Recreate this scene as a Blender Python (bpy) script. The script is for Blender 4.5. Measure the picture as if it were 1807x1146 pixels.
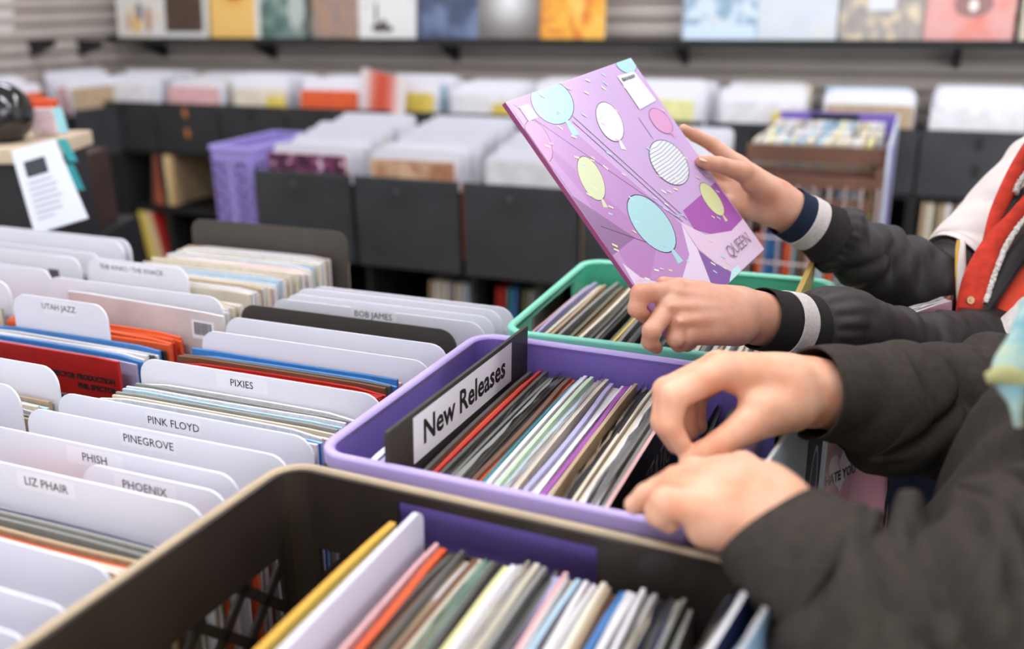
import bpy, bmesh, math, random
import numpy as np
from mathutils import Vector, Matrix, Euler

for o in list(bpy.data.objects): bpy.data.objects.remove(o)
scene = bpy.context.scene
col = scene.collection
PI = math.pi

# ------------------------------------------------------------------ camera
F, CX, CY, HZ = 1700., 903.5, 573., -20.
ROLL, YAW, HC = math.radians(1.0), math.radians(23.), 1.42
PITCH = math.atan((CY - HZ) / F)
def _rz(v, a):
    c, s = math.cos(a), math.sin(a)
    return np.array([c*v[0]-s*v[1], s*v[0]+c*v[1], v[2]])
_U0 = np.array([0, math.sin(PITCH), math.cos(PITCH)]); _R0 = np.array([1., 0, 0])
FW = _rz(np.array([0, math.cos(PITCH), -math.sin(PITCH)]), YAW)
RT = _rz(math.cos(ROLL)*_R0 - math.sin(ROLL)*_U0, YAW)
UP = _rz(math.sin(ROLL)*_R0 + math.cos(ROLL)*_U0, YAW)
CAM = np.array([0, 0, HC])
def ray(u, v): return FW + RT*(u-CX)/F + UP*(CY-v)/F
def at(u, v, d): return CAM + ray(u, v)*d                     # point seen at photo pixel u,v at distance d
def onz(u, v, z): r = ray(u, v); return CAM + r*(z-HC)/r[2]
def ony(u, v, y): r = ray(u, v); return CAM + r*y/r[1]
def onplane(u, v, p, n): r = ray(u, v); return CAM + r*np.dot(np.array(p)-CAM, n)/np.dot(r, n)

cd = bpy.data.cameras.new('camera'); cam = bpy.data.objects.new('camera', cd); col.objects.link(cam)
cd.sensor_width = 36; cd.lens = F/1807*36; cd.clip_start = .02
cam.matrix_world = Matrix([[RT[0], UP[0], -FW[0], 0], [RT[1], UP[1], -FW[1], 0], [RT[2], UP[2], -FW[2], HC], [0, 0, 0, 1]])
cd.dof.use_dof = True; cd.dof.focus_distance = 1.13; cd.dof.aperture_fstop = 2.3
scene.camera = cam

# ------------------------------------------------------------------ world, lights, exposure
w = bpy.data.worlds.new('world'); scene.world = w; w.use_nodes = True
w.node_tree.nodes['Background'].inputs[0].default_value = (.88, .94, 1, 1)
w.node_tree.nodes['Background'].inputs[1].default_value = 1.0
vs = scene.view_settings
vs.view_transform = 'Standard'; vs.look = 'None'; vs.gamma = 1; vs.exposure = .29; vs.use_curve_mapping = False
def area(name, loc, rot, sx, sy, power, color):
    l = bpy.data.lights.new(name, 'AREA'); l.shape = 'RECTANGLE'; l.size = sx; l.size_y = sy; l.energy = power; l.color = color
    o = bpy.data.objects.new(name, l); col.objects.link(o); o.location = loc; o.rotation_euler = rot
    return o
# daylight through the shop front, to the right of and behind the photographer
area('shop_front_daylight', (3.6, -1.2, 2.0), (math.radians(72), 0, math.radians(70)), 3.2, 2.2, 80, (.90, .95, 1))
random.seed(7); np.random.seed(7)

# ------------------------------------------------------------------ helpers
def lin(h):
    h = h.lstrip('#'); r = [int(h[i:i+2], 16)/255 for i in (0, 2, 4)]
    return tuple(c/12.92 if c <= .04045 else ((c+.055)/1.055)**2.4 for c in r) + (1,)
_M = {}
def mat(hexc, rough=.6, var=.0, scale=30., spec=.4, metal=0., sss=0., bump=0., bscale=200., trans=0., emit=None, name=None, coat=0.):
    key = (hexc, rough, var, scale, spec, metal, sss, bump, bscale, trans, emit, coat)
    if key in _M: return _M[key]
    m = bpy.data.materials.new(name or 'mat_'+hexc.strip('#')); m.use_nodes = True
    nt = m.node_tree; b = nt.nodes['Principled BSDF']; c = lin(hexc)
    b.inputs['Base Color'].default_value = c; b.inputs['Roughness'].default_value = rough
    b.inputs['Specular IOR Level'].default_value = spec; b.inputs['Metallic'].default_value = metal
    if coat: b.inputs['Coat Weight'].default_value = coat; b.inputs['Coat Roughness'].default_value = .12
    if trans: b.inputs['Transmission Weight'].default_value = trans; b.inputs['IOR'].default_value = 1.3
    if sss:
        b.inputs['Subsurface Weight'].default_value = sss; b.inputs['Subsurface Radius'].default_value = (.012, .004, .002); b.inputs['Subsurface Scale'].default_value = 1
    if emit: b.inputs['Emission Color'].default_value = c; b.inputs['Emission Strength'].default_value = emit
    if var or bump:
        tc = nt.nodes.new('ShaderNodeTexCoord')
    if var:
        n = nt.nodes.new('ShaderNodeTexNoise'); n.inputs['Scale'].default_value = scale; n.inputs['Detail'].default_value = 6
        r = nt.nodes.new('ShaderNodeMix'); r.data_type = 'RGBA'
        r.inputs['A'].default_value = tuple(max(0, x*(1-var)) for x in c[:3])+(1,)
        r.inputs['B'].default_value = tuple(min(1, x*(1+var)) for x in c[:3])+(1,)
        nt.links.new(tc.outputs['Object'], n.inputs['Vector'])
        mr = nt.nodes.new('ShaderNodeMapRange'); mr.inputs[1].default_value = .3; mr.inputs[2].default_value = .7
        nt.links.new(n.outputs['Fac'], mr.inputs[0]); nt.links.new(mr.outputs[0], r.inputs['Factor']); nt.links.new(r.outputs['Result'], b.inputs['Base Color'])
    if bump:
        n2 = nt.nodes.new('ShaderNodeTexNoise'); n2.inputs['Scale'].default_value = bscale; n2.inputs['Detail'].default_value = 4
        bp = nt.nodes.new('ShaderNodeBump'); bp.inputs['Strength'].default_value = bump; bp.inputs['Distance'].default_value = .002
        nt.links.new(tc.outputs['Object'], n2.inputs['Vector']); nt.links.new(n2.outputs['Fac'], bp.inputs['Height']); nt.links.new(bp.outputs['Normal'], b.inputs['Normal'])
    _M[key] = m
    return m
def ramp_mat(name, stops, kind='noise', scale=8., rough=.45, axis='X', distort=0., center=(0, 0, 0)):
    """printed picture: colour ramp over a noise, gradient or round pattern in object space"""
    m = bpy.data.materials.new(name); m.use_nodes = True; nt = m.node_tree; b = nt.nodes['Principled BSDF']
    b.inputs['Roughness'].default_value = rough
    tc = nt.nodes.new('ShaderNodeTexCoord'); cr = nt.nodes.new('ShaderNodeValToRGB')
    mp = nt.nodes.new('ShaderNodeMapping'); mp.inputs['Location'].default_value = tuple(-c*scale if kind == 'sphere' else -c for c in center)
    nt.links.new(tc.outputs['Object'], mp.inputs['Vector'])
    if kind == 'noise':
        n = nt.nodes.new('ShaderNodeTexNoise'); n.inputs['Scale'].default_value = scale; n.inputs['Detail'].default_value = 5; n.inputs['Distortion'].default_value = distort
        nt.links.new(mp.outputs[0], n.inputs['Vector']); f = n.outputs['Fac']
    elif kind == 'sphere':
        mp.inputs['Scale'].default_value = (0, scale, scale)
        n = nt.nodes.new('ShaderNodeTexGradient'); n.gradient_type = 'SPHERICAL'
        nt.links.new(mp.outputs[0], n.inputs['Vector']); f = n.outputs['Fac']
    else:
        n = nt.nodes.new('ShaderNodeTexWave'); n.bands_direction = axis; n.inputs['Scale'].default_value = scale; n.inputs['Distortion'].default_value = distort
        nt.links.new(mp.outputs[0], n.inputs['Vector']); f = n.outputs['Fac']
    e = cr.color_ramp.elements
    while len(e) < len(stops): e.new(.5)
    for i, (p, h) in enumerate(stops): e[i].position = p; e[i].color = lin(h)
    nt.links.new(f, cr.inputs[0]); nt.links.new(cr.outputs[0], b.inputs['Base Color'])
    return m

WO = {}                                            # world origin of every object, so parts can be given in world space
def tag(o, label=None, cat=None, group=None, kind=None):
    if label: o['label'] = label
    if cat: o['category'] = cat
    if group: o['group'] = group
    if kind: o['kind'] = kind
    return o
def empty(name, loc):
    o = bpy.data.objects.new(name, None); col.objects.link(o); o.location = loc; o.empty_display_size = .05
    WO[o.name] = np.array(loc, float); return o
class MB:
    """collects geometry in world space; build() links it as one mesh object"""
    def __init__(s): s.v = []; s.f = []; s.mi = []
    def add(s, verts, faces, mi=0):
        n = len(s.v); s.v += [tuple(map(float, p)) for p in verts]; s.f += [tuple(n+i for i in f) for f in faces]; s.mi += [mi]*len(faces); return s
    def box(s, c, d, R=None, mi=0):
        c = np.array(c, float); d = np.array(d, float)/2
        P = [np.array([x*d[0], y*d[1], z*d[2]]) for x in (-1, 1) for y in (-1, 1) for z in (-1, 1)]
        if R is not None: P = [R @ p for p in P]
        return s.add([c+p for p in P], [(0, 1, 3, 2), (4, 6, 7, 5), (0, 4, 5, 1), (2, 3, 7, 6), (0, 2, 6, 4), (1, 5, 7, 3)], mi)
    def bx(s, a, b, mi=0): a = np.array(a, float); b = np.array(b, float); return s.box((a+b)/2, np.abs(b-a), None, mi)
    def prism(s, poly, ex, mi=0):
        """poly: list of 3-D points (planar), extruded by the vector ex"""
        n = len(poly); P = [np.array(p, float) for p in poly]; Q = [p+np.array(ex, float) for p in P]
        return s.add(P+Q, [tuple(range(n))[::-1], tuple(range(n, 2*n))]+[(i, (i+1) % n, n+(i+1) % n, n+i) for i in range(n)], mi)
    def tube(s, pts, r, seg=8, mi=0, cap=True):
        pts = [np.array(p, float) for p in pts]; r = [r]*len(pts) if np.isscalar(r) else r
        rings = loft_frames(pts); V = []
        for (p, a, b), q in zip(rings, r):
            for k in range(seg):
                t = 2*PI*k/seg; V.append(p+q*(math.cos(t)*a+math.sin(t)*b))
        Fc = [(i*seg+k, i*seg+(k+1) % seg, (i+1)*seg+(k+1) % seg, (i+1)*seg+k) for i in range(len(pts)-1) for k in range(seg)]
        if cap: Fc += [tuple(range(seg))[::-1], tuple((len(pts)-1)*seg+k for k in range(seg))]
        return s.add(V, Fc, mi)
    def build(s, name, mats, parent=None, origin=None, smooth=False, bevel=0., bseg=2, subsurf=0, kind=None):
        V = np.array(s.v)
        if origin is None: origin = np.array([V[:, 0].mean(), V[:, 1].mean(), V[:, 2].min()])
        origin = np.array(origin, float)
        me = bpy.data.meshes.new(name); me.from_pydata((V-origin).tolist(), [], s.f)
        for m in (mats if isinstance(mats, (list, tuple)) else [mats]): me.materials.append(m)
        me.polygons.foreach_set('material_index', s.mi)
        bm = bmesh.new(); bm.from_mesh(me); bmesh.ops.recalc_face_normals(bm, faces=bm.faces); bm.to_mesh(me); bm.free()
        if smooth: me.polygons.foreach_set('use_smooth', [True]*len(me.polygons))
        me.update()
        o = bpy.data.objects.new(name, me); col.objects.link(o); WO[o.name] = origin
        if parent is not None: o.parent = parent; o.location = origin-WO[parent.name]
        else: o.location = origin
        if bevel:
            b = o.modifiers.new('bevel', 'BEVEL'); b.width = bevel; b.segments = bseg; b.limit_method = 'ANGLE'
        if subsurf:
            b = o.modifiers.new('subsurf', 'SUBSURF'); b.levels = b.render_levels = subsurf
        if kind: o['kind'] = kind
        return o
def loft_frames(pts):
    pts = [np.array(p, float) for p in pts]; out = []; up = None
    for i, p in enumerate(pts):
        t = pts[min(i+1, len(pts)-1)]-pts[max(i-1, 0)]; t = t/(np.linalg.norm(t)+1e-12)
        if up is None: up = np.array([0, 0, 1.]) if abs(t[2]) < .9 else np.array([0, 1., 0])
        a = np.cross(t, up); a /= np.linalg.norm(a); b = np.cross(a, t); up = b
        out.append((p, a, b))
    return out
def spline(P, n):
    """Catmull-Rom through rows of P, n samples"""
    P = np.array(P, float); m = len(P); T = np.linspace(0, m-1, n); out = []
    for t in T:
        i = min(int(t), m-2); f = t-i
        p0 = P[max(i-1, 0)]; p1 = P[i]; p2 = P[i+1]; p3 = P[min(i+2, m-1)]
        out.append(.5*((2*p1)+(-p0+p2)*f+(2*p0-5*p1+4*p2-p3)*f*f+(-p0+3*p1-3*p2+p3)*f**3))
    return np.array(out)
def rotm(x=0, y=0, z=0): return np.array(Euler((x, y, z)).to_matrix())
def text(body, size, parent, origin, xdir, ydir, m, name='lettering', off=.0006, align='CENTER', sx=1., ext=.0):
    """flat lettering as a mesh child: origin = anchor of the words in world space"""
    cu = bpy.data.curves.new(name, 'FONT'); cu.body = body; cu.size = size; cu.align_x = align; cu.align_y = 'CENTER'; cu.resolution_u = 2
    if ext: cu.offset = ext
    tmp = bpy.data.objects.new('tmp', cu); col.objects.link(tmp)
    dg = bpy.context.evaluated_depsgraph_get(); me = bpy.data.meshes.new_from_object(tmp.evaluated_get(dg)); bpy.data.objects.remove(tmp)
    X = np.array(xdir, float); X /= np.linalg.norm(X); Y = np.array(ydir, float); Y -= X*(X@Y); Y /= np.linalg.norm(Y); Z = np.cross(X, Y)
    origin = np.array(origin, float)+Z*off
    for v in me.vertices:
        p = X*v.co[0]*sx+Y*v.co[1]+Z*v.co[2]; v.co = p
    me.materials.clear(); me.materials.append(m); me.name = name
    o = bpy.data.objects.new(name, me); col.objects.link(o); WO[o.name] = origin
    o.parent = parent; o.location = origin-WO[parent.name]
    return o
def ordinal(n):
    return {1: 'first', 2: 'second', 3: 'third', 4: 'fourth', 5: 'fifth', 6: 'sixth', 7: 'seventh', 8: 'eighth', 9: 'ninth', 10: 'tenth', 11: 'eleventh', 12: 'twelfth'}.get(n, '%d%s' % (n, 'th' if 10 <= n % 100 <= 20 else {1: 'st', 2: 'nd', 3: 'rd'}.get(n % 10, 'th')))

BLACKPL = mat('#2b2725', .45, .15, 12, name='dark_plastic')
DARKWOOD = mat('#35373a', .55, .25, 6, bump=.3, bscale=60, name='charcoal_painted_wood')
BLACKWOOD = mat('#1c1b1b', .6, .2, 9, name='black_painted_wood')
INK = mat('#1c1a1c', .6, name='black_ink')
WHITEPL = mat('#e4e2ea', .35, .02, 5, name='white_plastic_card')
LABELW = mat('#ebe8ee', .45, name='white_label')

# ------------------------------------------------------------------ the room
o = MB().bx((-6, -3, -.08), (3.5, 6, 0)).build('floor', mat('#a58f76', .55, .15, 3, name='tan_floor')); o['kind'] = 'structure'
o = MB().bx((-6.2, -3.0, 3.1), (3.5, 6, 3.2)).build('ceiling', mat('#dcdad6', .9, name='ceiling_paint')); o['kind'] = 'structure'
SLAT = mat('#b3a79f', .5, .06, 4, name='grey_slat_board'); GROOVE = mat('#6f6963', .7, name='slat_groove')
WALLY = 4.42; WCX = -4.26                                        # back wall plane and corner
def slat_wall(name, A, B, nrm, z0, z1):
    A = np.array([*A, 0.]); B = np.array([*B, 0.]); n = np.array([*nrm, 0.]); pitch = .0735
    wall = MB().prism([A+[0, 0, z0-.9], B+[0, 0, z0-.9], B+[0, 0, 3.1], A+[0, 0, 3.1]], -n*.06).build(name, GROOVE); wall['kind'] = 'structure'
    first = None; k = 0; z = z0
    L = B-A
    while z < z1:
        if first is None:
            prof = [(0, .0), (.028, .001), (.028, .036), (.005, .0655), (0, .0655)]
            P = [A+n*(d)+np.array([0, 0, z+h]) for d, h in prof]
            first = MB().prism(P, L).build('slat', SLAT, wall); 
        else:
            c = first.copy(); col.objects.link(c); c.parent = wall; c.location = first.location+Vector((0, 0, pitch*k))
        k += 1; z += pitch
    return wall
slat_wall('wall_back', (WCX, WALLY), (2.4, WALLY), (0, -1), .55, 2.6)
lw = np.array([-math.cos(math.radians(78)), -math.sin(math.radians(78))])
slat_wall('wall_left', (WCX+lw[0]*4.2, WALLY+lw[1]*4.2), (WCX, WALLY), (math.sin(math.radians(78)), -math.cos(math.radians(78))), .55, 2.6)
# ceiling lights: long panels
for i, (x, y) in enumerate([(-2.9, 3.2), (-.6, 3.2), (-2.9, 1.3), (-.6, 1.3), (1.2, 1.3), (-.6, -.6), (1.2, 3.2), (-2.9, -.6)]):
    t = empty('ceiling_light', (x, y, 3.1)); tag(t, ['white ceiling light panel over the back wall bins, far left end','white ceiling light panel over the middle of the back wall','white ceiling light panel above the left end of the long bin','white ceiling light panel above the plastic crates','white ceiling light panel above the two people','white ceiling light panel behind the photographer','white ceiling light panel at the right end of the back wall','white ceiling light panel in the rear left corner'][i], 'ceiling light', 'ceiling light panels')
    MB().bx((x-.65, y-.17, 3.03), (x+.65, y+.17, 3.1)).build('housing', mat('#e8e8e8', .5, name='lamp_housing'), t)
    MB().bx((x-.6, y-.14, 3.018), (x+.6, y+.14, 3.03)).build('diffuser', mat('#f3f7ff', .5, emit=20., name='lamp_diffuser'), t)
# ------------------------------------------------------------------ record sleeves and divider cards (local: thickness X, width Y, height Z)
def sleeve_mesh(name, bow, wear, W=.315, H=.315):
    n = 8; V = []; Fc = []; mi = []
    for j in range(n+1):
        y = -W/2+W*j/n; b = bow*(1-(2*y/W)**2); top = H-(wear if j in (0, n) else 0)
        for sx in (-.5, .5):
            V += [(sx+b*250, y, 0), (sx+b*250, y, top)]
    for j in range(n):
        a = j*4; c = a+4
        Fc += [(a, c, c+1, a+1), (a+2, a+3, c+3, c+2), (a+1, c+1, c+3, a+3), (a, a+2, c+2, c)]; mi += [0, 0, 1, 1]
    Fc += [(0, 1, 3, 2), (n*4, n*4+2, n*4+3, n*4+1)]; mi += [1, 1]
    me = bpy.data.meshes.new(name); me.from_pydata(V, [], Fc); me.materials.append(None); me.materials.append(None)
    me.polygons.foreach_set('material_index', mi); me.update(); return me
SLEEVES = [sleeve_mesh('record_sleeve', b, w_) for b, w_ in ((0, .0015), (.002, .003), (-.002, .001), (.0035, .004), (-.0035, .002))]
FAR = []
def record(x, y, z, thick, cover, edge, rz=0., lean=0., rx=0., label='', group=None, mesh=None, name='record_sleeve', H=1., far=False, wide=1.):
    if far: FAR.append((mesh or random.choice(SLEEVES), Matrix.LocRotScale(Vector((x, y, z)), Euler((rx, lean, rz)), Vector((thick, wide, H))), cover, edge)); return None
    o = bpy.data.objects.new(name, mesh or random.choice(SLEEVES)); col.objects.link(o)
    o.location = (x, y, z); o.rotation_euler = (rx, lean, rz); o.scale = (thick, 1, H)
    for s, m in zip(o.material_slots, (cover, edge)): s.link = 'OBJECT'; s.material = m
    tag(o, label, 'record', group); WO[o.name] = np.array((x, y, z)); return o
def card_mesh(W, H, r, t=.0024):
    pts = [(-W/2, 0), (W/2, 0)]
    for k in range(7): a = PI/2*k/6; pts.append((W/2-r+r*math.cos(a), H-r+r*math.sin(a)))
    for k in range(7): a = PI/2+PI/2*k/6; pts.append((-W/2+r+r*math.cos(a), H-r+r*math.sin(a)))
    n = len(pts); V = [(-t/2, y, z) for y, z in pts]+[(t/2, y, z) for y, z in pts]
    Fc = [tuple(range(n))[::-1], tuple(range(n, 2*n))]+[(i, (i+1) % n, n+(i+1) % n, n+i) for i in range(n)]
    me = bpy.data.meshes.new('divider_card'); me.from_pydata(V, [], Fc); me.materials.append(None); me.update(); return me
CARDS = {}
def divider(x, y, ztop, W=.35, H=.36, r=.024, rz=PI/2, lean=0., rx=0., m=WHITEPL, label='', group=None, words=None, wsize=.0128, wx=0., wz=.03, lab=(0, 0), t=.0024, face=-1, ext=0.):
    """card whose TOP edge middle is at x,y,ztop; words on the face looking to local -X (face=-1) or +X"""
    key = (W, H, r, t)
    if key not in CARDS: CARDS[key] = card_mesh(W, H, r, t)
    R = rotm(rx, lean, rz); base = np.array((x, y, ztop))-R@np.array((0, 0, H))
    o = bpy.data.objects.new('divider_card', CARDS[key]); col.objects.link(o); o.location = base; o.rotation_euler = (rx, lean, rz)
    o.material_slots[0].link = 'OBJECT'; o.material_slots[0].material = m
    tag(o, label, 'divider', group); WO[o.name] = base
    if words or lab[0]:
        Yd = np.array((0, -face*-1., 0)); Yd = np.array((0, 1., 0))*(1 if face > 0 else -1)
        def loc(a, b, off): return np.array((face*(t/2+off), a*(1 if face > 0 else -1), b))
        # children are given in the card's own space
        def child(me_o, p):
            me_o.parent = o; me_o.location = p; me_o.rotation_euler = (PI/2, 0, PI/2 if face > 0 else -PI/2)
        if lab[0]:
            mb = MB(); a, b = lab[0]/2, lab[1]/2; mb.add([(-a, -b, 0), (a, -b, 0), (a, b, 0), (-a, b, 0), (-a, -b, -.0002), (a, -b, -.0002), (a, b, -.0002), (-a, b, -.0002)], [(0, 1, 2, 3), (7, 6, 5, 4), (0, 4, 5, 1), (1, 5, 6, 2), (2, 6, 7, 3), (3, 7, 4, 0)])
            p_ = mb.build('paper_label', LABELW, None, (0, 0, 0)); child(p_, loc(wx, H-wz, .0003))
        if words:
            tx = text(words, wsize, o, WO[o.name], (1, 0, 0), (0, 1, 0), INK, off=0, ext=ext); child(tx, loc(wx, H-wz, .0006))
    return o

PAL = {'white': '#dcd8da', 'cream': '#d8cdb8', 'tan': '#b39a7c', 'grey': '#8d8b86', 'dark grey': '#55524e', 'black': '#262423', 'orange': '#dc5a2c', 'red': '#b3271f', 'brown': '#6e4a35',
       'blue': '#3f78b5', 'pale blue': '#a9c4d6', 'navy': '#2d3460', 'mint green': '#a3cdb9', 'olive': '#6f6b52', 'yellow': '#dcc25a', 'pale yellow': '#e3dc9c', 'purple': '#9a4f9c', 'lavender': '#aca8cc', 'pink': '#d8a9a8', 'teal': '#3f7f86', 'pale green': '#bcd3b0', 'magenta': '#c0569a'}
def cm(nm, rough=.38): return mat(PAL[nm], rough, .12, 25, name='sleeve_'+nm.replace(' ', '_'))
def em(nm): return mat(PAL[nm], .6, .12, 120, name='edge_'+nm.replace(' ', '_'))
FILM = None
def film_mat():
    global FILM
    if FILM: return FILM
    m = bpy.data.materials.new('clear_film'); m.use_nodes = True; nt = m.node_tree; nt.nodes.remove(nt.nodes['Principled BSDF'])
    tr = nt.nodes.new('ShaderNodeBsdfTransparent'); gl = nt.nodes.new('ShaderNodeBsdfGlossy'); gl.inputs['Roughness'].default_value = .12
    mx = nt.nodes.new('ShaderNodeMixShader'); fr = nt.nodes.new('ShaderNodeFresnel'); fr.inputs[0].default_value = 1.5
    ad = nt.nodes.new('ShaderNodeMath'); ad.operation = 'ADD'; ad.inputs[1].default_value = .06
    nt.links.new(fr.outputs[0], ad.inputs[0]); nt.links.new(ad.outputs[0], mx.inputs[0]); nt.links.new(tr.outputs[0], mx.inputs[1]); nt.links.new(gl.outputs[0], mx.inputs[2]); nt.links.new(mx.outputs[0], nt.nodes['Material Output'].inputs[0])
    FILM = m; return m
def film(rec, thick, up=.006):
    """clear poly sleeve around a record, crinkled at the mouth"""
    mb = MB(); n = 12; W = .321; V = []
    for j in range(n+1):
        y = -W/2+W*j/n
        for sx in (-1, 1):
            V += [(sx*(thick/2+.0006), y, .0), (sx*(thick/2+.0008+random.uniform(-.0004, .0006)), y, .315), (sx*(.0012+random.uniform(0, .002))+random.uniform(-.001, .001), y, .315+up+random.uniform(-.002, .0025))]
    Fc = []
    for j in range(n):
        a = j*6; c = a+6
        Fc += [(a, c, c+1, a+1), (a+1, c+1, c+2, a+2), (a+3, a+4, c+4, c+3), (a+4, a+5, c+5, c+4)]
    mb.add(V, Fc); f = mb.build('plastic_outer_sleeve', film_mat(), None, (0, 0, 0)); f.parent = rec; f.location = (0, 0, 0); f.scale = (1/rec.scale[0], 1, 1)

# ------------------------------------------------------------------ milk crates
def rrect(x0, x1, y0, y1, r, n=6):
    P = []
    for cx, cy, a0 in ((x1-r, y1-r, 0), (x0+r, y1-r, PI/2), (x0+r, y0+r, PI), (x1-r, y0+r, 1.5*PI)):
        for k in range(n+1): a = a0+PI/2*k/n; P.append((cx+r*math.cos(a), cy+r*math.sin(a)))
    return P
def crate(label, x0, x1, y0, y1, zt, h, m_body, m_rim, yaw=0., r=.035, handle=(0, 2), lip=.011, band=.085, hh=(.012, .048), step=.036, bar=.0055):
    cx, cy = (x0+x1)/2, (y0+y1)/2; z0 = zt-h; a, b = (x1-x0)/2, (y1-y0)/2
    R = rotm(0, 0, yaw); c = np.array((cx, cy, 0.))
    def Wd(p): return R@np.array(p, float)+c
    t = empty('milk_crate', (cx, cy, z0)); tag(t, label, 'crate', 'plastic milk crates')
    # rim: lip profile swept round the rounded rectangle
    base = rrect(-a, a, -b, b, r); prof = [(-lip, -.010), (-lip, -.003), (-lip*.75, 0), (-.002, 0), (0, -.002), (0, -.016), (-.003, -.016), (-.004, -.010)]
    V = []; m = len(prof)
    for k, (x, y) in enumerate(base):
        q = k//7; ang = [0, PI/2, PI, 1.5*PI][q]+PI/2*(k % 7)/6; nx, ny = math.cos(ang), math.sin(ang)
        for d, zz in prof: V.append(Wd((x+nx*d, y+ny*d, zt+zz)))
    N = len(base)
    MB().add(V, [(i*m+j, ((i+1) % N)*m+j, ((i+1) % N)*m+(j+1) % m, i*m+(j+1) % m) for i in range(N) for j in range(m)]).build('rim', m_rim, t, (cx, cy, zt), smooth=False, bevel=.0015)
    th = .005; ins = .006; A, B = a-ins, b-ins; rr = r-ins+.001
    # corner posts and base, one moulded body
    mb = MB()
    for q, (sx, sy) in enumerate(((1, 1), (-1, 1), (-1, -1), (1, -1))):
        ccx, ccy = sx*(A-rr), sy*(B-rr); poly = []
        for k in range(7): an = q*PI/2+PI/2*k/6; poly.append((ccx+rr*math.cos(an), ccy+rr*math.sin(an)))
        for k in range(6, -1, -1): an = q*PI/2+PI/2*k/6; poly.append((ccx+(rr-th)*math.cos(an), ccy+(rr-th)*math.sin(an)))
        n = len(poly); lo = [Wd((x, y, z0)) for x, y in poly]; hi = [Wd((x, y, zt-.004)) for x, y in poly]
        fs = [(i, (i+1) % n, n+(i+1) % n, n+i) for i in range(n)]+[(k, k+1, 12-k, 13-k) for k in range(6)]+[(n+k, n+13-k, n+12-k, n+k+1) for k in range(6)]
        mb.add(lo+hi, fs)
    mb.box(Wd((0, 0, z0+.004)), (2*A-.01, 2*B-.01, .006), R)
    mb.build('corner_posts', m_body, t, (cx, cy, z0), smooth=False)
    for q in range(4):
        L = (B if q % 2 == 0 else A)-rr; off = (A if q % 2 == 0 else B)-th/2
        ang = q*PI/2; Rq = R@rotm(0, 0, ang)
        def wp(s, z): return R@(rotm(0, 0, ang)@np.array((off, s, 0)))+c+np.array((0, 0, z))
        mb = MB()
        def slab(s0, s1, z_0, z_1, tk=th): mb.box(wp((s0+s1)/2, (z_0+z_1)/2), (tk, s1-s0, z_1-z_0), Rq)
        hw = .095; zb = zt-band
        if q in handle:
            slab(-L, L, zt-hh[0]-.001, zt-.004)
            slab(-L, -hw, zt-hh[1], zt-hh[0]-.001); slab(hw, L, zt-hh[1], zt-hh[0]-.001)
            slab(-L, L, zb, zt-hh[1]); slab(-hw-.004, hw+.004, zt-hh[1]-.006, zt-hh[1], .011)
        else: slab(-L, L, zb, zt-.004)
        slab(-L, L, z0, z0+.03); slab(-.012, .012, z0+.03, zb); 
        mb.build('side_wall', m_body, t, wp(0, z0))
        lt = MB(); zlo, zhi = z0+.03, zb; H = zhi-zlo; k = -L-H
        while k < L:
            for d in (1, -1):
                s0, s1 = (k, k+H) if d > 0 else (k+H, k)
                pa, pb = (s0, zlo), (s1, zhi)
                # clip to the panel
                tt = [0, 1]
                for i, (ss, lim) in enumerate(((-1, -L), (1, L))):
                    pass
                lo_t = 0; hi_t = 1
                ds = s1-s0
                for lim, sg in ((-L, 1), (L, -1)):
                    f0, f1 = sg*(s0-lim), sg*(s1-lim)
                    if f0 < 0 and f1 < 0: lo_t = 2; break
                    if f0 < 0: lo_t = max(lo_t, f0/(f0-f1))
                    if f1 < 0: hi_t = min(hi_t, f0/(f0-f1))
                if hi_t-lo_t < .05: continue
                q0 = (s0+ds*lo_t, zlo+H*lo_t); q1 = (s0+ds*hi_t, zlo+H*hi_t)
                P0, P1 = wp(*q0), wp(*q1); dv = P1-P0; ln = np.linalg.norm(dv); e1 = dv/ln; e0 = Rq@np.array((1., 0, 0)); e2 = np.cross(e0, e1)
                lt.box((P0+P1)/2, (.004, ln, bar), np.array([e0, e1, e2]).T)
            k += step
        lt.build('lattice', m_body, t, wp(0, zlo))
    return t
PURPLE = mat('#7c66b8', .42, .05, 6, bump=.05, bscale=30, name='purple_plastic'); PURPLE_R = mat('#b9a6de', .4, name='purple_plastic_lit_rim')  # same plastic twice: rim colour paler as if top-lit, body darker as if shaded
MINT = mat('#4db893', .42, .05, 6, name='mint_plastic'); MINT_R = mat('#83d3b8', .4, name='mint_plastic_lit_rim')  # top light on the rim and shade below put into two mint colours
BLK_R = mat('#b5a085', .45, .1, 20, name='tan_rim')  # rim coloured a paler tan than the black body
ZR = 1.0
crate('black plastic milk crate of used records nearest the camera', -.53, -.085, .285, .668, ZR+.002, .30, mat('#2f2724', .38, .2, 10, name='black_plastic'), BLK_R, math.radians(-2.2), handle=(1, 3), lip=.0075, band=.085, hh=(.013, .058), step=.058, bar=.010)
crate('purple plastic milk crate holding the new releases', -.508, -.112, .693, 1.066, ZR, .30, PURPLE, PURPLE_R, math.radians(-1.5), handle=())
crate('mint green plastic milk crate behind the purple one', -.482, -.085, 1.088, 1.462, ZR, .30, MINT, MINT_R, math.radians(1.2), handle=(2,))
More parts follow.
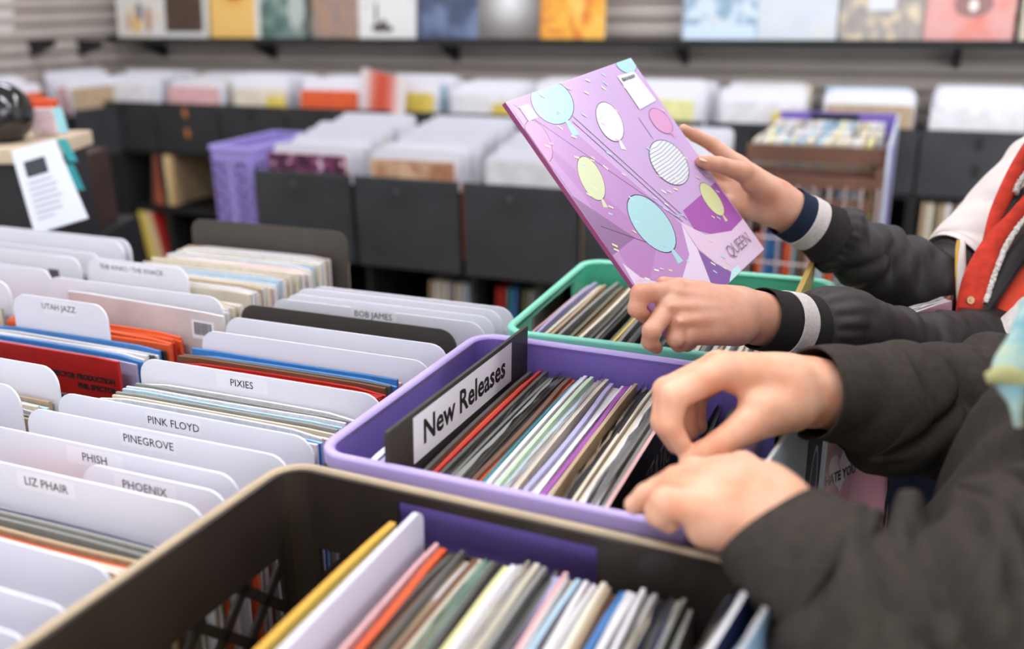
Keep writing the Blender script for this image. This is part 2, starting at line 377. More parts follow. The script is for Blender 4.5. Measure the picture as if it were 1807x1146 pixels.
# records in the black crate, left to right; (name, cover, edge, thickness)
seq = 'dark grey,brown,dark grey,tan,white,brown,cream,tan,mint green,dark grey,black,pale yellow,pale yellow,white,white,orange,white,cream,grey,black,dark grey,lavender,pink,white,tan,pale blue,white,orange,white,white,cream,tan,brown,blue,white,white,white,white,grey,white,cream,grey,navy,cream,grey,grey'.split(',')
cnt = {}
def ord_label(nm, where):
    cnt[(nm, where)] = cnt.get((nm, where), 0)+1
    return '%s record sleeve %s, %s %s one from the left' % (nm, where, ordinal(cnt[(nm, where)]), nm)
zc = .690
record(-.3925, .474, .672, .006, cm('yellow'), mat('#e0a63c', .6, name='ochre_edge'), lean=.03, label='ochre yellow record sleeve left of the white divider in the black crate', group='records in the black crate')
divider(-.360, .478, 1.000, W=.325, H=.34, r=.012, rz=0, lean=.03, t=.005, m=mat('#d9d6e6', .3, name='lavender_white_card'), label='tall blank white divider card in the black crate', group='divider cards in the crates')
record(-.3525, .478, .66, .0035, cm('pink'), em('pink'), lean=.03, label='pinkish record in plastic just right of the white divider in the black crate', group='records in the black crate')
r_ = record(-.345, .478, .657, .006, cm('orange'), em('orange'), lean=.025, label='bright orange record sleeve near the white divider in the black crate', group='records in the black crate')
x = -.333; n = len(seq)
for i, nm in enumerate(seq):
    th = random.uniform(.0035, .0055); pitch = (.333-.108)/n
    e = em(nm)
    r_ = record(x, .476+random.uniform(-.006, .004), zc-.034+random.uniform(-.006, .004), th, cm(nm), e, lean=.02-.05*i/n+random.uniform(-.006, .006), rx=random.uniform(-.008, .008), label=ord_label(nm, 'in the black crate'), group='records in the black crate')
    if i in (8, 16, 40, 42): film(r_, th, .010)
    x += pitch*random.uniform(.9, 1.1)
# purple crate
record(-.478, .866, .668, .004, cm('white'), em('white'), label='white record sleeve standing behind the New Releases card', group='records in the purple crate', lean=.04)
for i, nm in enumerate(['white', 'lavender', 'cream', 'pink']):
    record(-.470+.0080*i, .870, .668+.002*i, .0045, cm(nm), em(nm), label='%s record sleeve tucked behind the New Releases card' % ('second white' if nm == 'white' else nm), group='records in the purple crate', lean=.03)
nr = divider(-.4285, .880, 1.026, W=.352, H=.345, r=.002, rz=0, lean=.02, rx=-.03, t=.004, m=mat('#3b3632', .5, .1, 20, name='dark_brown_card'), label='dark divider card marked New Releases in the purple crate', group='divider cards in the crates',
             words='New Releases', wsize=.037, wx=-.002, wz=.030, lab=(.250, .050), face=1, ext=.0009)
seq2 = 'dark grey,orange,red,orange,dark grey,grey,grey,olive,grey,dark grey,black,brown,orange,teal,pale blue,white,white,pale green,white,pale blue,white,cream,lavender,cream,white,white,purple,purple,white,tan,tan,dark grey,black,cream,cream,white,white,grey,white,grey,pink'.split(',')
x = -.419; n = len(seq2)
for i, nm in enumerate(seq2):
    th = random.uniform(.0032, .005); pitch = (.419-.232)/n
    lab_ = ord_label(nm, 'in the purple crate')
    r_ = record(x, .882+random.uniform(-.006, .004), .655+random.uniform(-.006, .004), th, cm('black') if i == n-1 else cm(nm), em(nm), lean=.015+.02*i/n+random.uniform(-.005, .005), rx=random.uniform(-.008, .008), mesh=SLEEVES[0] if i == n-1 else None, label=lab_ if i < n-1 else 'black record cover with grey letters beside the pinching fingers in the purple crate', group='records in the purple crate')
    if i in (5, 9, 20, 31, 37): film(r_, th, .008)
    if i == n-1:
        tx = text('SPEAK STATIC', .055, r_, WO[r_.name], (1, 0, 0), (0, 1, 0), mat('#6a605e', .5, name='grey_print'), off=0); tx.location = (.6, 0, .262); tx.rotation_euler = (PI/2, 0, PI/2); tx.scale = (.62, 1, 250)
    x += pitch*random.uniform(.85, 1.15)
for i, (xx, ln, nm) in enumerate(((-.178, .16, 'black'), (-.166, .17, 'dark grey'), (-.155, .18, 'olive'), (-.146, .19, 'brown'), (-.138, .19, 'tan'))):
    r_ = record(xx-.05, .882, .65, .004, cm(nm), em(nm), lean=ln, label='%s record sleeve leaning right under the pinching hand' % nm, group='records in the purple crate')
    if i < 2: film(r_, .004, .01)
# green crate
seq3 = 'pink,lavender,cream,tan,dark grey,grey,olive,brown,cream,dark grey,grey,black,olive,yellow,grey,dark grey,black,grey,dark grey,teal,grey,white,cream,grey,white,tan,white,grey,cream,white,grey,tan,white,cream,white,brown,white,grey,cream'.split(',')
x = -.452; n = len(seq3)
for i, nm in enumerate(seq3):
    th = random.uniform(.0035, .0055)
    if i == 20: x += .03
    record(x, 1.275+random.uniform(-.008, .005), .655+random.uniform(-.006, .006), th, cm(nm), em(nm), lean=-.05+.09*i/n+random.uniform(-.006, .006), rx=random.uniform(-.01, .01), label=ord_label(nm, 'in the green crate'), group='records in the green crate')
    x += (.33/n)*random.uniform(.9, 1.1)
gold = record(-.128, 1.245, .732, .007, mat('#b59a5c', .4, .5, 90, name='gold_flecked_print'), mat('#b08f50', .4, .5, 90, name='gold_flecked_edge'), lean=.02, label='gold flecked record pulled up between the two sleeves in the green crate', group='records in the green crate')
green_art = record(-.262, 1.262, .648, .004, ramp_mat('green_splatter_print', [(0, '#15201d'), (.45, '#2c3a33'), (.52, '#2fae8c'), (.56, '#263029'), (.7, '#8fa39a')], 'noise', 22, .3, distort=2), em('grey'), lean=-.10, label='dark record cover with green splatter art under the fingers in the green crate', group='records in the green crate')
film(green_art, .004)
# table under the crates
tb = empty('display_table', (-.31, .87, 0)); tag(tb, 'low black table carrying the three plastic milk crates', 'table')
MB().bx((-.54, .26, .665), (.02, 1.50, .698)).build('table_top', BLACKWOOD, tb)
for sx in (-.51, -.01):
    for sy in (.29, 1.46): MB().bx((sx-.02, sy-.02, 0), (sx+.02, sy+.02, .665)).build('leg', BLACKWOOD, tb)

# ------------------------------------------------------------------ long bins of records to the left, three rows
RZ = PI/2
bins = [(-.708, .27, 1.245, 'nearest row of the long bin'), (-1.112, .30, 1.475, 'middle row of the long bin'), (-1.485, .60, 1.42, 'far left row of the long bin')]
bb = empty('record_browser', (-1.1, .85, 0)); tag(bb, 'black wooden browser bin holding three rows of upright records', 'record bin')
MB().bx((-1.70, .2, .60), (-.556, 1.50, .622)).build('tray_bottom', BLACKWOOD, bb)
for xx in (-.562, -.908, -1.298, -1.69): MB().bx((xx-.006, .2, .622), (xx+.006, 1.5 if xx < -.9 else 1.27, .80)).build('partition', BLACKWOOD, bb)
MB().bx((-1.70, 1.482, .622), (-.915, 1.50, .86)).build('end_board', BLACKWOOD, bb); MB().bx((-.9, 1.255, .622), (-.57, 1.27, .86)).build('end_board', BLACKWOOD, bb)
MB().bx((-1.70, .18, .0), (-.56, .2, .85)).build('front_board', BLACKWOOD, bb); MB().bx((-1.70, .2, .0), (-.56, 1.5, .60)).build('cabinet', BLACKWOOD, bb)
G1, G2 = 'white divider cards in the long bin', 'black divider cards in the long bin'
LEAN = .05
D = dict(lab=(.075, .018), wz=.0135, lean=LEAN, group=G1)
# nearest row (col 1): centre x, y of top edge
divider(-.720, .352, .985, label='blurred white divider card lowest in the photo, at the front of the bin', **{**D, 'lab': (0, 0)})
divider(-.716, .395, .988, label='blank white divider card, second from the front of the bin', **{**D, 'lab': (0, 0)})
divider(-.716, .432, .988, label='blank white divider card, third from the front of the bin', **{**D, 'lab': (0, 0)})
divider(-.733, .487, .986, label='blank white divider card in front of the orange sleeves', **{**D, 'lab': (0, 0)})
divider(-.722, .586, .99, label='white divider card marked LIZ PHAIR', words='LIZ PHAIR', wx=-.015, **D)
divider(-.640, .622, .985, W=.178, label='short white divider card marked PHOENIX', words='PHOENIX', wx=-.01, **D)
divider(-.733, .648, .988, label='white divider card marked PHISH', words='PHISH', wx=-.005, **D)
divider(-.709, .695, .99, label='white divider card marked PINEGROVE', words='PINEGROVE', wx=-.002, **D)
divider(-.711, .740, .99, label='white divider card marked PINK FLOYD', words='PINK FLOYD', wx=-.006, **D)
divider(-.700, .860, .99, label='white divider card marked PIXIES', words='PIXIES', wx=-.018, **D)
divider(-.696, .972, .99, label='blank white divider card behind the red and orange sleeves', **{**D, 'lab': (0, 0)})
divider(-.702, 1.030, .99, label='blank white divider card just in front of the black card', **{**D, 'lab': (0, 0)})
divider(-.714, 1.080, .992, m=mat('#3e3833', .5, .1, 20, name='dark_brown_card2'), label='black divider card between white cards in the nearest row', **{**D, 'lab': (0, 0), 'group': G2})
divider(-.692, 1.125, .99, label='white divider card marked BOB JAMES', words='BOB JAMES', wx=.0, **{**D, 'wz': .008})
divider(-.692, 1.158, .988, label='blank white divider card right behind BOB JAMES', **{**D, 'lab': (0, 0)})
divider(-.690, 1.182, .990, label='blank white divider card second behind BOB JAMES', **{**D, 'lab': (0, 0)})
divider(-.690, 1.222, .982, label='hindmost blank white divider card of the nearest row', **{**D, 'lab': (0, 0)})
def bin_fill(xc, y0, y1, names, z=.63, where='', dx=0., thick=.0042, pitch=.0062, lean=LEAN, hid=False):
    if hid: return                       # nothing of these shows between the cards
    y = y0; i = 0
    while y < y1:
        nm = names[i % len(names)]; th = thick*random.uniform(.8, 1.25)
        cnt[(nm, where)] = cnt.get((nm, where), 0)+1
        r_ = record(xc+dx+random.uniform(-.006, .006), y-.315*math.sin(lean), z+random.uniform(-.006, .004), th, cm(nm), em(nm), rz=RZ, lean=lean+random.uniform(-.004, .004), rx=random.uniform(-.006, .006),
               label='%s sleeve %s, %s %s one' % (nm, where, ordinal(cnt[(nm, where)]), nm), group='records in the long bin')
        y += pitch*random.uniform(.9, 1.15); i += 1
C1 = -.715
bin_fill(C1, .498, .578, 'white,tan,orange,brown,cream,white,cream,orange,tan,grey,grey,navy'.split(','), where='in front of the LIZ PHAIR card', z=.632)
bin_fill(C1, .596, .616, 'orange,white,grey'.split(','), where='between LIZ PHAIR and PHOENIX')
bin_fill(C1, .656, .688, 'orange,grey,white,white'.split(','), where='between PHISH and PINEGROVE', z=.62)
bin_fill(C1, .702, .733, 'white,cream,grey'.split(','), where='between PINEGROVE and PINK FLOYD', z=.60, hid=True)
bin_fill(C1, .752, .850, 'white,orange,white,white,blue,pale blue,white,cream,cream,grey,cream,pale blue,white,pale blue,grey,white'.split(','), where='between PINK FLOYD and PIXIES', z=.650)
bin_fill(C1, .872, .965, 'pink,tan,red,orange,orange,red,orange,red,red,brown,dark grey,blue,pale blue,blue'.split(','), where='between PIXIES and the next blank card', z=.652)
bin_fill(C1, .980, 1.022, 'white,grey,cream'.split(','), where='between two blank cards ahead of the black one', z=.60, hid=True)
bin_fill(C1, 1.04, 1.072, 'grey,brown,white'.split(','), where='just in front of the black card', z=.60, hid=True)
bin_fill(C1, 1.09, 1.12, 'cream,white,grey'.split(','), where='just behind the black card', z=.60, hid=True)
bin_fill(C1, 1.135, 1.215, 'white,cream,cream,tan'.split(','), where='among cards behind BOB JAMES', z=.625)
# middle row (col 2)
C2 = -1.112
divider(-1.13, .700, .985, label='blank white divider card, foremost in the middle row', **{**D, 'lab': (0, 0)})
divider(-1.125, .742, .985, label='blank white divider card, second in the middle row', **{**D, 'lab': (0, 0)})
divider(-1.120, .795, .990, label='white divider card in front of the red record cover', **{**D, 'lab': (0, 0)})
bin_fill(C2, .752, .785, 'tan,grey,white,cream,pale blue'.split(','), where='between the front cards of the middle row', z=.63)
bin_fill(C2, .806, .836, 'white,grey,dark grey,white,black,grey,dark grey,black,black'.split(','), where='in front of the red cover', z=.622)
redr = record(C2-.005, .890, .642, .0045, mat('#a5211e', .35, .1, 30, name='red_cover'), em('red'), rz=RZ, lean=LEAN, label='red record cover printed A PHIL SPECTOR PRODUCTION', group='records in the long bin', mesh=SLEEVES[0])
for s, (wd, sz, px, pz) in enumerate((('A PHIL SPECTOR PRODUCTION', .0105, .075, .283), ('PHIL SPECTOR', .0105, .115, .270))):
    tx = text(wd, sz, redr, WO[redr.name], (1, 0, 0), (0, 1, 0), INK, off=0, ext=.0006, align='CENTER'); tx.location = (-.62, -px, pz); tx.rotation_euler = (PI/2, 0, -PI/2); tx.scale = (1, 1, 220)
bin_fill(C2, .932, .985, 'lavender,blue,pale blue,white,white,dark grey,white,blue,black'.split(','), where='just behind the red cover', z=.634)
divider(-1.142, .985, 1.000, W=.185, label='short white divider card marked UTAH JAZZ', words='UTAH JAZZ', wx=-.0, **{**D, 'lab': (.06, .02)})
bin_fill(C2, .992, 1.03, 'orange,orange,red,orange'.split(','), where='behind the UTAH JAZZ card', z=.636)
bar = record(-1.045, 1.033, .672, .004, mat('#cbbfbd', .25, .12, 14, name='greyish_pink_cover'), em('white'), rz=RZ-.06, lean=LEAN, label='pale pinkish record in plastic with a barcode, raised behind UTAH JAZZ', group='records in the long bin', mesh=SLEEVES[0])
mb = MB(); mb.add([(-.021, -.014, 0), (.021, -.014, 0), (.021, .014, 0), (-.021, .014, 0)], [(0, 1, 2, 3)]); q = mb.build('barcode_label', LABELW, None, (0, 0, 0)); q.parent = bar; q.location = (-.6, -.118, .288); q.rotation_euler = (PI/2, 0, -PI/2)
mb = MB(); xx = -.017
while xx < .016:
    ww = random.choice((.0007, .0012, .0018)); mb.add([(xx, -.008, 0), (xx+ww, -.008, 0), (xx+ww, .011, 0), (xx, .011, 0)], [(0, 1, 2, 3)]); xx += ww+random.choice((.0008, .0013))
q = mb.build('barcode_bars', INK, None, (0, 0, 0)); q.parent = bar; q.location = (-.66, -.118, .288); q.rotation_euler = (PI/2, 0, -PI/2)
divider(-1.10, 1.085, .995, label='long blank white divider card behind the barcode record', **{**D, 'lab': (0, 0)})
bin_fill(C2, 1.095, 1.165, 'cream,white,tan,blue,cream,white,white,cream,tan'.split(','), where='behind the long blank card', z=.645)
divider(-1.175, 1.178, 1.002, W=.215, label='white divider card of the middle row with a small black title', words='THE KINKS / THE KNACK', wsize=.012, wx=-.01, **{**D, 'lab': (.10, .018)})
bin_fill(C2, 1.19, 1.425, 'cream,white,white,cream,tan,white,cream,pink,white,cream,white,pale blue,white,cream'.split(','), where='in front of the back black card', z=.652, pitch=.0068)
divider(-1.105, 1.440, 1.012, m=mat('#4a433d', .5, .1, 20, name='dark_brown_card3'), label='wide black divider card at the back of the middle row', **{**D, 'lab': (0, 0), 'group': G2})
bin_fill(C2, 1.452, 1.475, 'cream,white,tan'.split(','), where='behind the back black card', z=.64)
# far left row (col 3)
C3 = -1.485
for k, (yy, dz) in enumerate(((.88, 0), (.96, .004), (1.05, 0), (1.125, 0), (1.19, .004), (1.235, 0), (1.285, .01), (1.31, .008))):
    divider(C3+random.uniform(-.008, .008), yy, .99+dz, label='blank white divider card of the far left row, %s from the front' % ordinal(k+1), **{**D, 'lab': (0, 0)})
bin_fill(C3, .80, .87, 'tan,grey,white,black'.split(','), where='at the front of the far left row', z=.63)
bin_fill(C3, .97, 1.04, 'brown,white,orange,cream,grey,white'.split(','), where='in the middle of the far left row', z=.632)
bin_fill(C3, 1.06, 1.115, 'white,red,cream'.split(','), where='halfway along the far left row', z=.62)
bar2 = record(C3, 1.175, .67, .004, cm('white'), em('white'), rz=RZ, lean=LEAN, label='raised white record with a small barcode sticker in the far left row', group='records in the long bin')
mb = MB(); mb.add([(-.012, -.009, 0), (.012, -.009, 0), (.012, .009, 0), (-.012, .009, 0)], [(0, 1, 2, 3)]); q = mb.build('barcode_label', mat('#5b5658', .6), None, (0, 0, 0)); q.parent = bar2; q.location = (-.62, -.11, .29); q.rotation_euler = (PI/2, 0, -PI/2)
bin_fill(C3, 1.13, 1.22, 'pale yellow,black,olive,yellow,dark grey,blue,brown,navy'.split(','), where='near the back of the far left row', z=.628)
# ------------------------------------------------------------------ back wall: display ledge with records face out
lg = empty('display_ledge', (-1.7, 4.34, 1.17)); tag(lg, 'long black ledge on the back wall carrying face-out records', 'shelf')
MB().bx((-4.16, 4.20, 1.172), (2.2, 4.391, 1.186)).build('ledge_board', BLACKWOOD, lg)
MB().bx((-4.16, 4.195, 1.172), (2.2, 4.203, 1.205)).build('front_lip', BLACKWOOD, lg)
for xx in (-3.93, -3.2, -2.13, -1.0, .1, 1.2):
    MB().prism([(xx-.012, 4.391, 1.172), (xx-.012, 4.22, 1.172), (xx-.012, 4.24, 1.155), (xx-.012, 4.391, 1.085)], (.024, 0, 0)).build('bracket', BLACKWOOD, lg)
def cover_art(i):
    R_ = ramp_mat
    return [
        R_('print_white_still_life', [(0, '#c8c4bf'), (.5, '#d9d6d2'), (.62, '#d8c9b0'), (1, '#cfcac4')], 'noise', 14),
        R_('print_dark_brown', [(0, '#3a2c22'), (.5, '#4c3b30'), (1, '#5d493c')], 'noise', 9),
        R_('print_ochre_sun', [(0, '#e6b96a'), (.35, '#e2b05c'), (.5, '#c07a2e'), (.62, '#5d2f14'), (1, '#2e160c')], 'sphere', 7.0, center=(0, 0, .275)),
        R_('print_teal_mist', [(0, '#2f4a48'), (.45, '#4f6d66'), (.6, '#8d9a94'), (1, '#d3d3cc')], 'noise', 12),
        R_('print_mauve', [(0, '#84706f'), (.45, '#97807a'), (.6, '#ab8768'), (1, '#8b7c8f')], 'noise', 16),
        R_('print_white_ink', [(0, '#2f2b28'), (.28, '#7d776f'), (.36, '#dcdad8'), (1, '#e0dedd')], 'noise', 7, distort=1.5),
        R_('print_navy_haze', [(0, '#262c40'), (.45, '#47506a'), (.6, '#6d7c9c'), (1, '#77a39a')], 'noise', 8),
        R_('print_grey_glow', [(0, '#6b645f'), (.35, '#8f8a87'), (1, '#ece9ea')], 'sphere', 5.6, center=(0, 0, .18)),
        R_('print_fire', [(0, '#a33d14'), (.42, '#dd7f2e'), (.55, '#f2b23a'), (.7, '#f5c66a'), (1, '#f7dfa5')], 'noise', 10, distort=1),
        R_('print_blue_ice', [(0, '#5f7b94'), (.45, '#8fa8bb'), (.6, '#cfdbe4'), (1, '#c09d7a')], 'noise', 15),
        R_('print_pale', [(0, '#bcc4cc'), (.5, '#ccd1d8'), (1, '#dcd4c4')], 'noise', 9),
        R_('print_bokeh_brown', [(0, '#7b726d'), (.5, '#9f9791'), (.62, '#d5c2a4'), (1, '#f0eaee')], 'noise', 14),
        R_('print_coral', [(0, '#c8948f'), (.48, '#d9a09a'), (.64, '#dd7460'), (1, '#f0e8e0')], 'noise', 6),
        R_('print_cream', [(0, '#cfc4b4'), (1, '#b9a88d')], 'noise', 8)][i]
alb = [(-3.97, 'white record cover with a small still life, leftmost on the wall ledge', 0), (-3.67, 'dark brown record cover with a pale border on the wall ledge', 1), (-3.34, 'ochre record cover with a brown sun on the wall ledge', 2), (-3.02, 'misty teal record cover on the wall ledge', 3),
       (-2.76, 'mauve and orange record cover on the wall ledge', 4), (-2.44, 'white record cover with black ink splashes on the wall ledge', 5), (-2.115, 'navy blue record cover on the wall ledge', 6), (-1.80, 'grey record cover with a soft white glow on the wall ledge', 7),
       (-1.498, 'fiery orange and yellow record cover on the wall ledge', 8), (-.836, 'icy blue and white record cover on the wall ledge', 9), (-.519, 'plain pale record cover on the wall ledge', 10), (-.197, 'brown record cover with pale light spots on the wall ledge', 11),
       (.123, 'coral red record cover with a white blot on the wall ledge', 12), (.46, 'cream record cover at the right end of the wall ledge', 13)]
for i, (xx, lb, k) in enumerate(alb):
    z0 = 1.188; y0 = 4.262; tilt = .10
    t = record(xx, y0, z0, .006, cover_art(k), em('cream' if k in (1, 2, 8, 11, 12) else 'white'), rz=RZ, lean=tilt, rx=random.uniform(-.006, .006), label=lb, group='face-out records on the wall ledge', mesh=SLEEVES[0], name='record_cover')
    def decal(name, pts, m, off=.56):
        mb = MB(); mb.add([(a, b, 0) for a, b in pts], [tuple(range(len(pts)))]); q = mb.build(name, m, None, (0, 0, 0)); q.parent = t; q.location = (-off, 0, .1575); q.rotation_euler = (PI/2, 0, -PI/2)
    def ell(cx, cy, a, b, n=20): return [(cx+a*math.cos(2*PI*j/n), cy+b*math.sin(2*PI*j/n)) for j in range(n)]
    def rc(x0, x1, y0_, y1): return [(x0, y0_), (x1, y0_), (x1, y1), (x0, y1)]
    fr = mat('#d6d3cf', .5, name='pale_border')
    if k == 1:
        for q in (rc(-.1575, -.125, -.157, .157), rc(.125, .1575, -.157, .157), rc(-.125, .125, -.157, -.115), rc(-.125, .125, .125, .157)): decal('border', q, fr)
    if k == 0:
        for a, b, h, c_ in ((-.075, -.06, .05, '#c9a27c'), (-.02, -.07, .06, '#e3b24a'), (.0, -.01, .05, '#6b6f82'), (.06, -.05, .07, '#b98a6a')): decal('figure', ell(a, b, .022, h), mat(c_, .5))
    if k == 2: decal('spine_strip', rc(.128, .1575, -.157, .157), fr)
    if k == 3: decal('cloud', ell(.06, .0, .05, .10), mat('#aeb7b2', .5))
    if k == 9: decal('banner', rc(-.15, .15, -.15, -.085), mat('#c9d8ea', .4))
    if k == 11: decal('bright_patch', rc(-.05, .05, -.03, .06), mat('#d5d7e0', .4))
    if k == 12: decal('blot', ell(.01, -.015, .016, .022), mat('#f2ece4', .4)); decal('halo', ell(.01, -.01, .07, .05), mat('#96716e', .5), .54)
    if k == 5:
        for a, b, w_, h_ in ((-.05, -.095, .035, .02), (-.02, -.085, .02, .03), (.01, -.10, .025, .015), (-.06, -.03, .008, .06)): decal('ink_splash', ell(a, b, w_, h_), mat('#4a443c', .5))
# left wall: brackets and a notice
for k, (u, v) in enumerate(((62, 82), (148, 82))):
    n_ = np.array((math.sin(math.radians(78)), -math.cos(math.radians(78)), 0)); d_ = np.array((math.cos(math.radians(78)), math.sin(math.radians(78)), 0))
    p = onplane(u-18, v-12, (WCX, WALLY, 0), n_)
    MB().prism([p+n_*.016, p+n_*.24, p+n_*.22-np.array((0, 0, .03)), p+n_*.016-np.array((0, 0, .085))], d_*.03).build('shelf_bracket', BLACKWOOD)
    tag(bpy.context.scene.objects[-1] if False else col.objects[-1], 'black triangular shelf bracket on the left wall, %s' % ('nearer the camera' if k == 0 else 'nearer the corner'), 'bracket')
p = [onplane(u, v, np.array((WCX, WALLY, 0))+n_*.02, n_) for u, v in ((-60, -40), (22, -40), (24, 60), (-60, 62))]
tag(MB().prism(p, n_*.003).build('notice', mat('#d8d6d2', .6, name='notice_paper')), 'plain white paper notice on the left slat wall', 'notice')

# ------------------------------------------------------------------ bins standing along the back wall
def cubby_unit(name, label, x0, x1, y0, y1, ztop, nsh, group=None, panel_z=None, holes=None):
    t = empty(name, ((x0+x1)/2, (y0+y1)/2, 0)); tag(t, label, 'shelf unit', group)
    MB().bx((x0, y1-.012, .0), (x1, y1, ztop)).build('back_panel', BLACKWOOD, t)
    for xx in (x0+.009, x1-.009): MB().bx((xx-.009, y0, 0), (xx+.009, y1-.012, ztop)).build('side_panel', BLACKWOOD, t)
    for k in range(nsh+1):
        zz = .03+(ztop-.05)*k/nsh; MB().bx((x0+.018, y0, zz), (x1-.018, y1-.012, zz+.018)).build('shelf_board', BLACKWOOD, t)
    return t
def front_panel(t, x0, x1, y, z0, z1, slots=True, tilt=.0, m=DARKWOOD, slotc=BLACKWOOD):
    o = MB().bx((x0+.004, y, z0), (x1-.004, y+.014, z1)).build('front_panel', m, t, ((x0+x1)/2, y, z0), bevel=.003)
    if slots:
        for zz in (z0+.11, z0+.21):
            pts = [((x0+x1)/2+.014*math.cos(a), y-.0015, zz+.026*math.sin(a)) for a in np.linspace(0, 2*PI, 17)[:-1]]
            MB().prism(pts, (0, .002, 0)).build('finger_hole', slotc, o)
PWD = mat('#2a2b2d', .6, .2, 6, name='dark_bin_paint')
fronts = ['white', 'pink', 'cream', 'orange', 'yellow', 'white', 'cream', 'pale yellow', 'white', 'tan', 'white', 'dark grey', 'cream', 'white', 'white', 'cream']
k = 0; xb = -4.02
u = 0
while xb < 1.6:
    x0, x1 = xb, xb+.40
    rc_ = cubby_unit('wall_bin', 'black record bin on a cubby shelf along the back wall, %s from the left' % ordinal(k+1), x0, x1, 3.9, 4.38, .66, 2, 'bins along the back wall')
    front_panel(rc_, x0, x1, 3.9, .648, .903, True, m=DARKWOOD if xb > -1.2 else PWD, slotc=mat('#b0703c', .6) if k == 1 else BLACKWOOD)
    MB().bx((x0, 3.914, .66), (x0+.012, 4.38, .86)).build('bin_side', BLACKWOOD, rc_); MB().bx((x1-.012, 3.914, .66), (x1, 4.38, .86)).build('bin_side', BLACKWOOD, rc_)
    xc = (x0+x1)/2
    hasrec = True
    # records and white cards in the bin, front one lower
    nf = fronts[k % len(fronts)]
    record(xc+random.uniform(-.02, .02), 3.95, .665, .006, cm(nf), em(nf), rz=RZ, lean=.10, label='%s record at the front of wall bin %s from the left' % (nf, ordinal(k+1)), group='records in the wall bins', far=True)
    if k % 3 == 2:
        pa = record(xc+.11, 3.94, .668, .004, cm('yellow'), em('yellow'), rz=RZ, lean=.08, label='yellow record poking out in wall bin %s from the left' % ordinal(k+1), group='records in the wall bins', H=.88, far=True, wide=.35)
    for j in range(7):
        yy = 3.985+.045*j; hi = .735+.0+random.uniform(-.02, .012)-(.02 if k % 4 == 1 else 0)
        if j % 3 == 2: record(xc+random.uniform(-.02, .02), yy-.01, .675+.02*j/3, .006, cm(random.choice(('white', 'cream', 'pale blue', 'white'))), em('white'), rz=RZ, lean=.12, label='record between white cards in wall bin %s from the left, %s back' % (ordinal(k+1), ordinal(j+1)), group='records in the wall bins', far=True)
        else: divider(xc+random.uniform(-.02, .02), yy+.02, hi+.30, W=.325, lean=.12, label='white card in wall bin %s from the left, %s from the front' % (ordinal(k+1), ordinal(j+1)), group='white cards in the wall bins', lab=(0, 0))
    k += 1; xb += .402
# leaning coral record standing out of the back bins
record(-2.32, 3.93, .755, .006, ramp_mat('print_coral_fade', [(0, '#d9563f'), (.5, '#e98f80'), (1, '#efe6e6')], 'wave', 1.1, axis='Y'), em('white'), rz=RZ-.35, lean=.05, rx=.12, label='coral and white record sticking up above the back wall bins', group='records in the wall bins')
# records on the cubby shelves under the wall bins
def cub(x, z, seqn, where, y=4.06, lean=.2, H=.86):
    for i, nm in enumerate(seqn):
        record(x+.027*i, y, z, .022, cm(nm), mat({'orange': '#d08445', 'cream': '#dcc294', 'tan': '#c29a62', 'red': '#a5483c'}.get(nm, PAL[nm]), .6), lean=lean-.02*i, label='%s record leaning %s, %s from the left' % (nm, where, ordinal(i+1)), group='records in the cubby shelves', far=True, H=H)
cub(-3.70, .372, ['brown', 'red', 'orange', 'cream', 'cream', 'tan'], 'in the upper cubby at the far left', lean=.16)
cub(-3.78, .06, ['yellow', 'yellow', 'cream', 'cream', 'red'], 'in the lower cubby at the far left', lean=-.12)
for j, xx in enumerate((.0, .405)):
    for i, nm in enumerate(['tan', 'cream', 'olive', 'tan', 'white', 'brown', 'cream', 'tan', 'grey', 'cream', 'tan', 'brown', 'tan', 'cream', 'olive']):
        record(xx+.045+.021*i, 4.06, .372, .016, cm(nm), em(nm), label='%s record spine in the %s cubby on the right, %s from the left' % (nm, ('first', 'second')[j], ordinal(i+1)), group='records in the cubby shelves', far=True, H=.82)
# bins along the left wall
for j in range(3):
    a0 = .45+.46*j
    c0 = np.array((WCX, WALLY, 0))-d_*a0+n_*.26
    t = empty('side_wall_bin', tuple(c0*[1, 1, 0])); tag(t, 'black record bin along the left slat wall, %s from the corner' % ordinal(j+1), 'shelf unit')
    Rb = np.array([d_, n_, (0, 0, 1)]).T
    MB().box(c0+[0, 0, .33], (.43, .46, .66), Rb).build('cabinet', BLACKWOOD, t)
    MB().box(c0+n_*.225+np.array((0, 0, .76)), (.42, .014, .24), Rb).build('front_panel', DARKWOOD, t, bevel=.003)
    for s in (-1, 1): MB().box(c0+d_*s*.21+np.array((0, 0, .75)), (.012, .44, .2), Rb).build('bin_side', BLACKWOOD, t)
    for i in range(5):
        q = c0+n_*(.17-.06*i); an = math.atan2(d_[1], d_[0])
        if i in (0, 2): record(q[0], q[1], .665, .006, cm(('tan', 'orange', 'pink')[(i+j) % 3]), em('white'), rz=an-PI/2, lean=-.1, label='%s record in left wall bin %s from the corner, %s back' % (('tan', 'orange', 'pink')[(i+j) % 3], ordinal(j+1), ordinal(i+1)), group='records in the wall bins', far=True)
        else: divider(q[0], q[1], 1.01+.01*i, W=.325, rz=an-PI/2, lean=-.12, label='white card in left wall bin %s from the corner, %s back' % (ordinal(j+1), ordinal(i+1)), group='white cards in the wall bins')

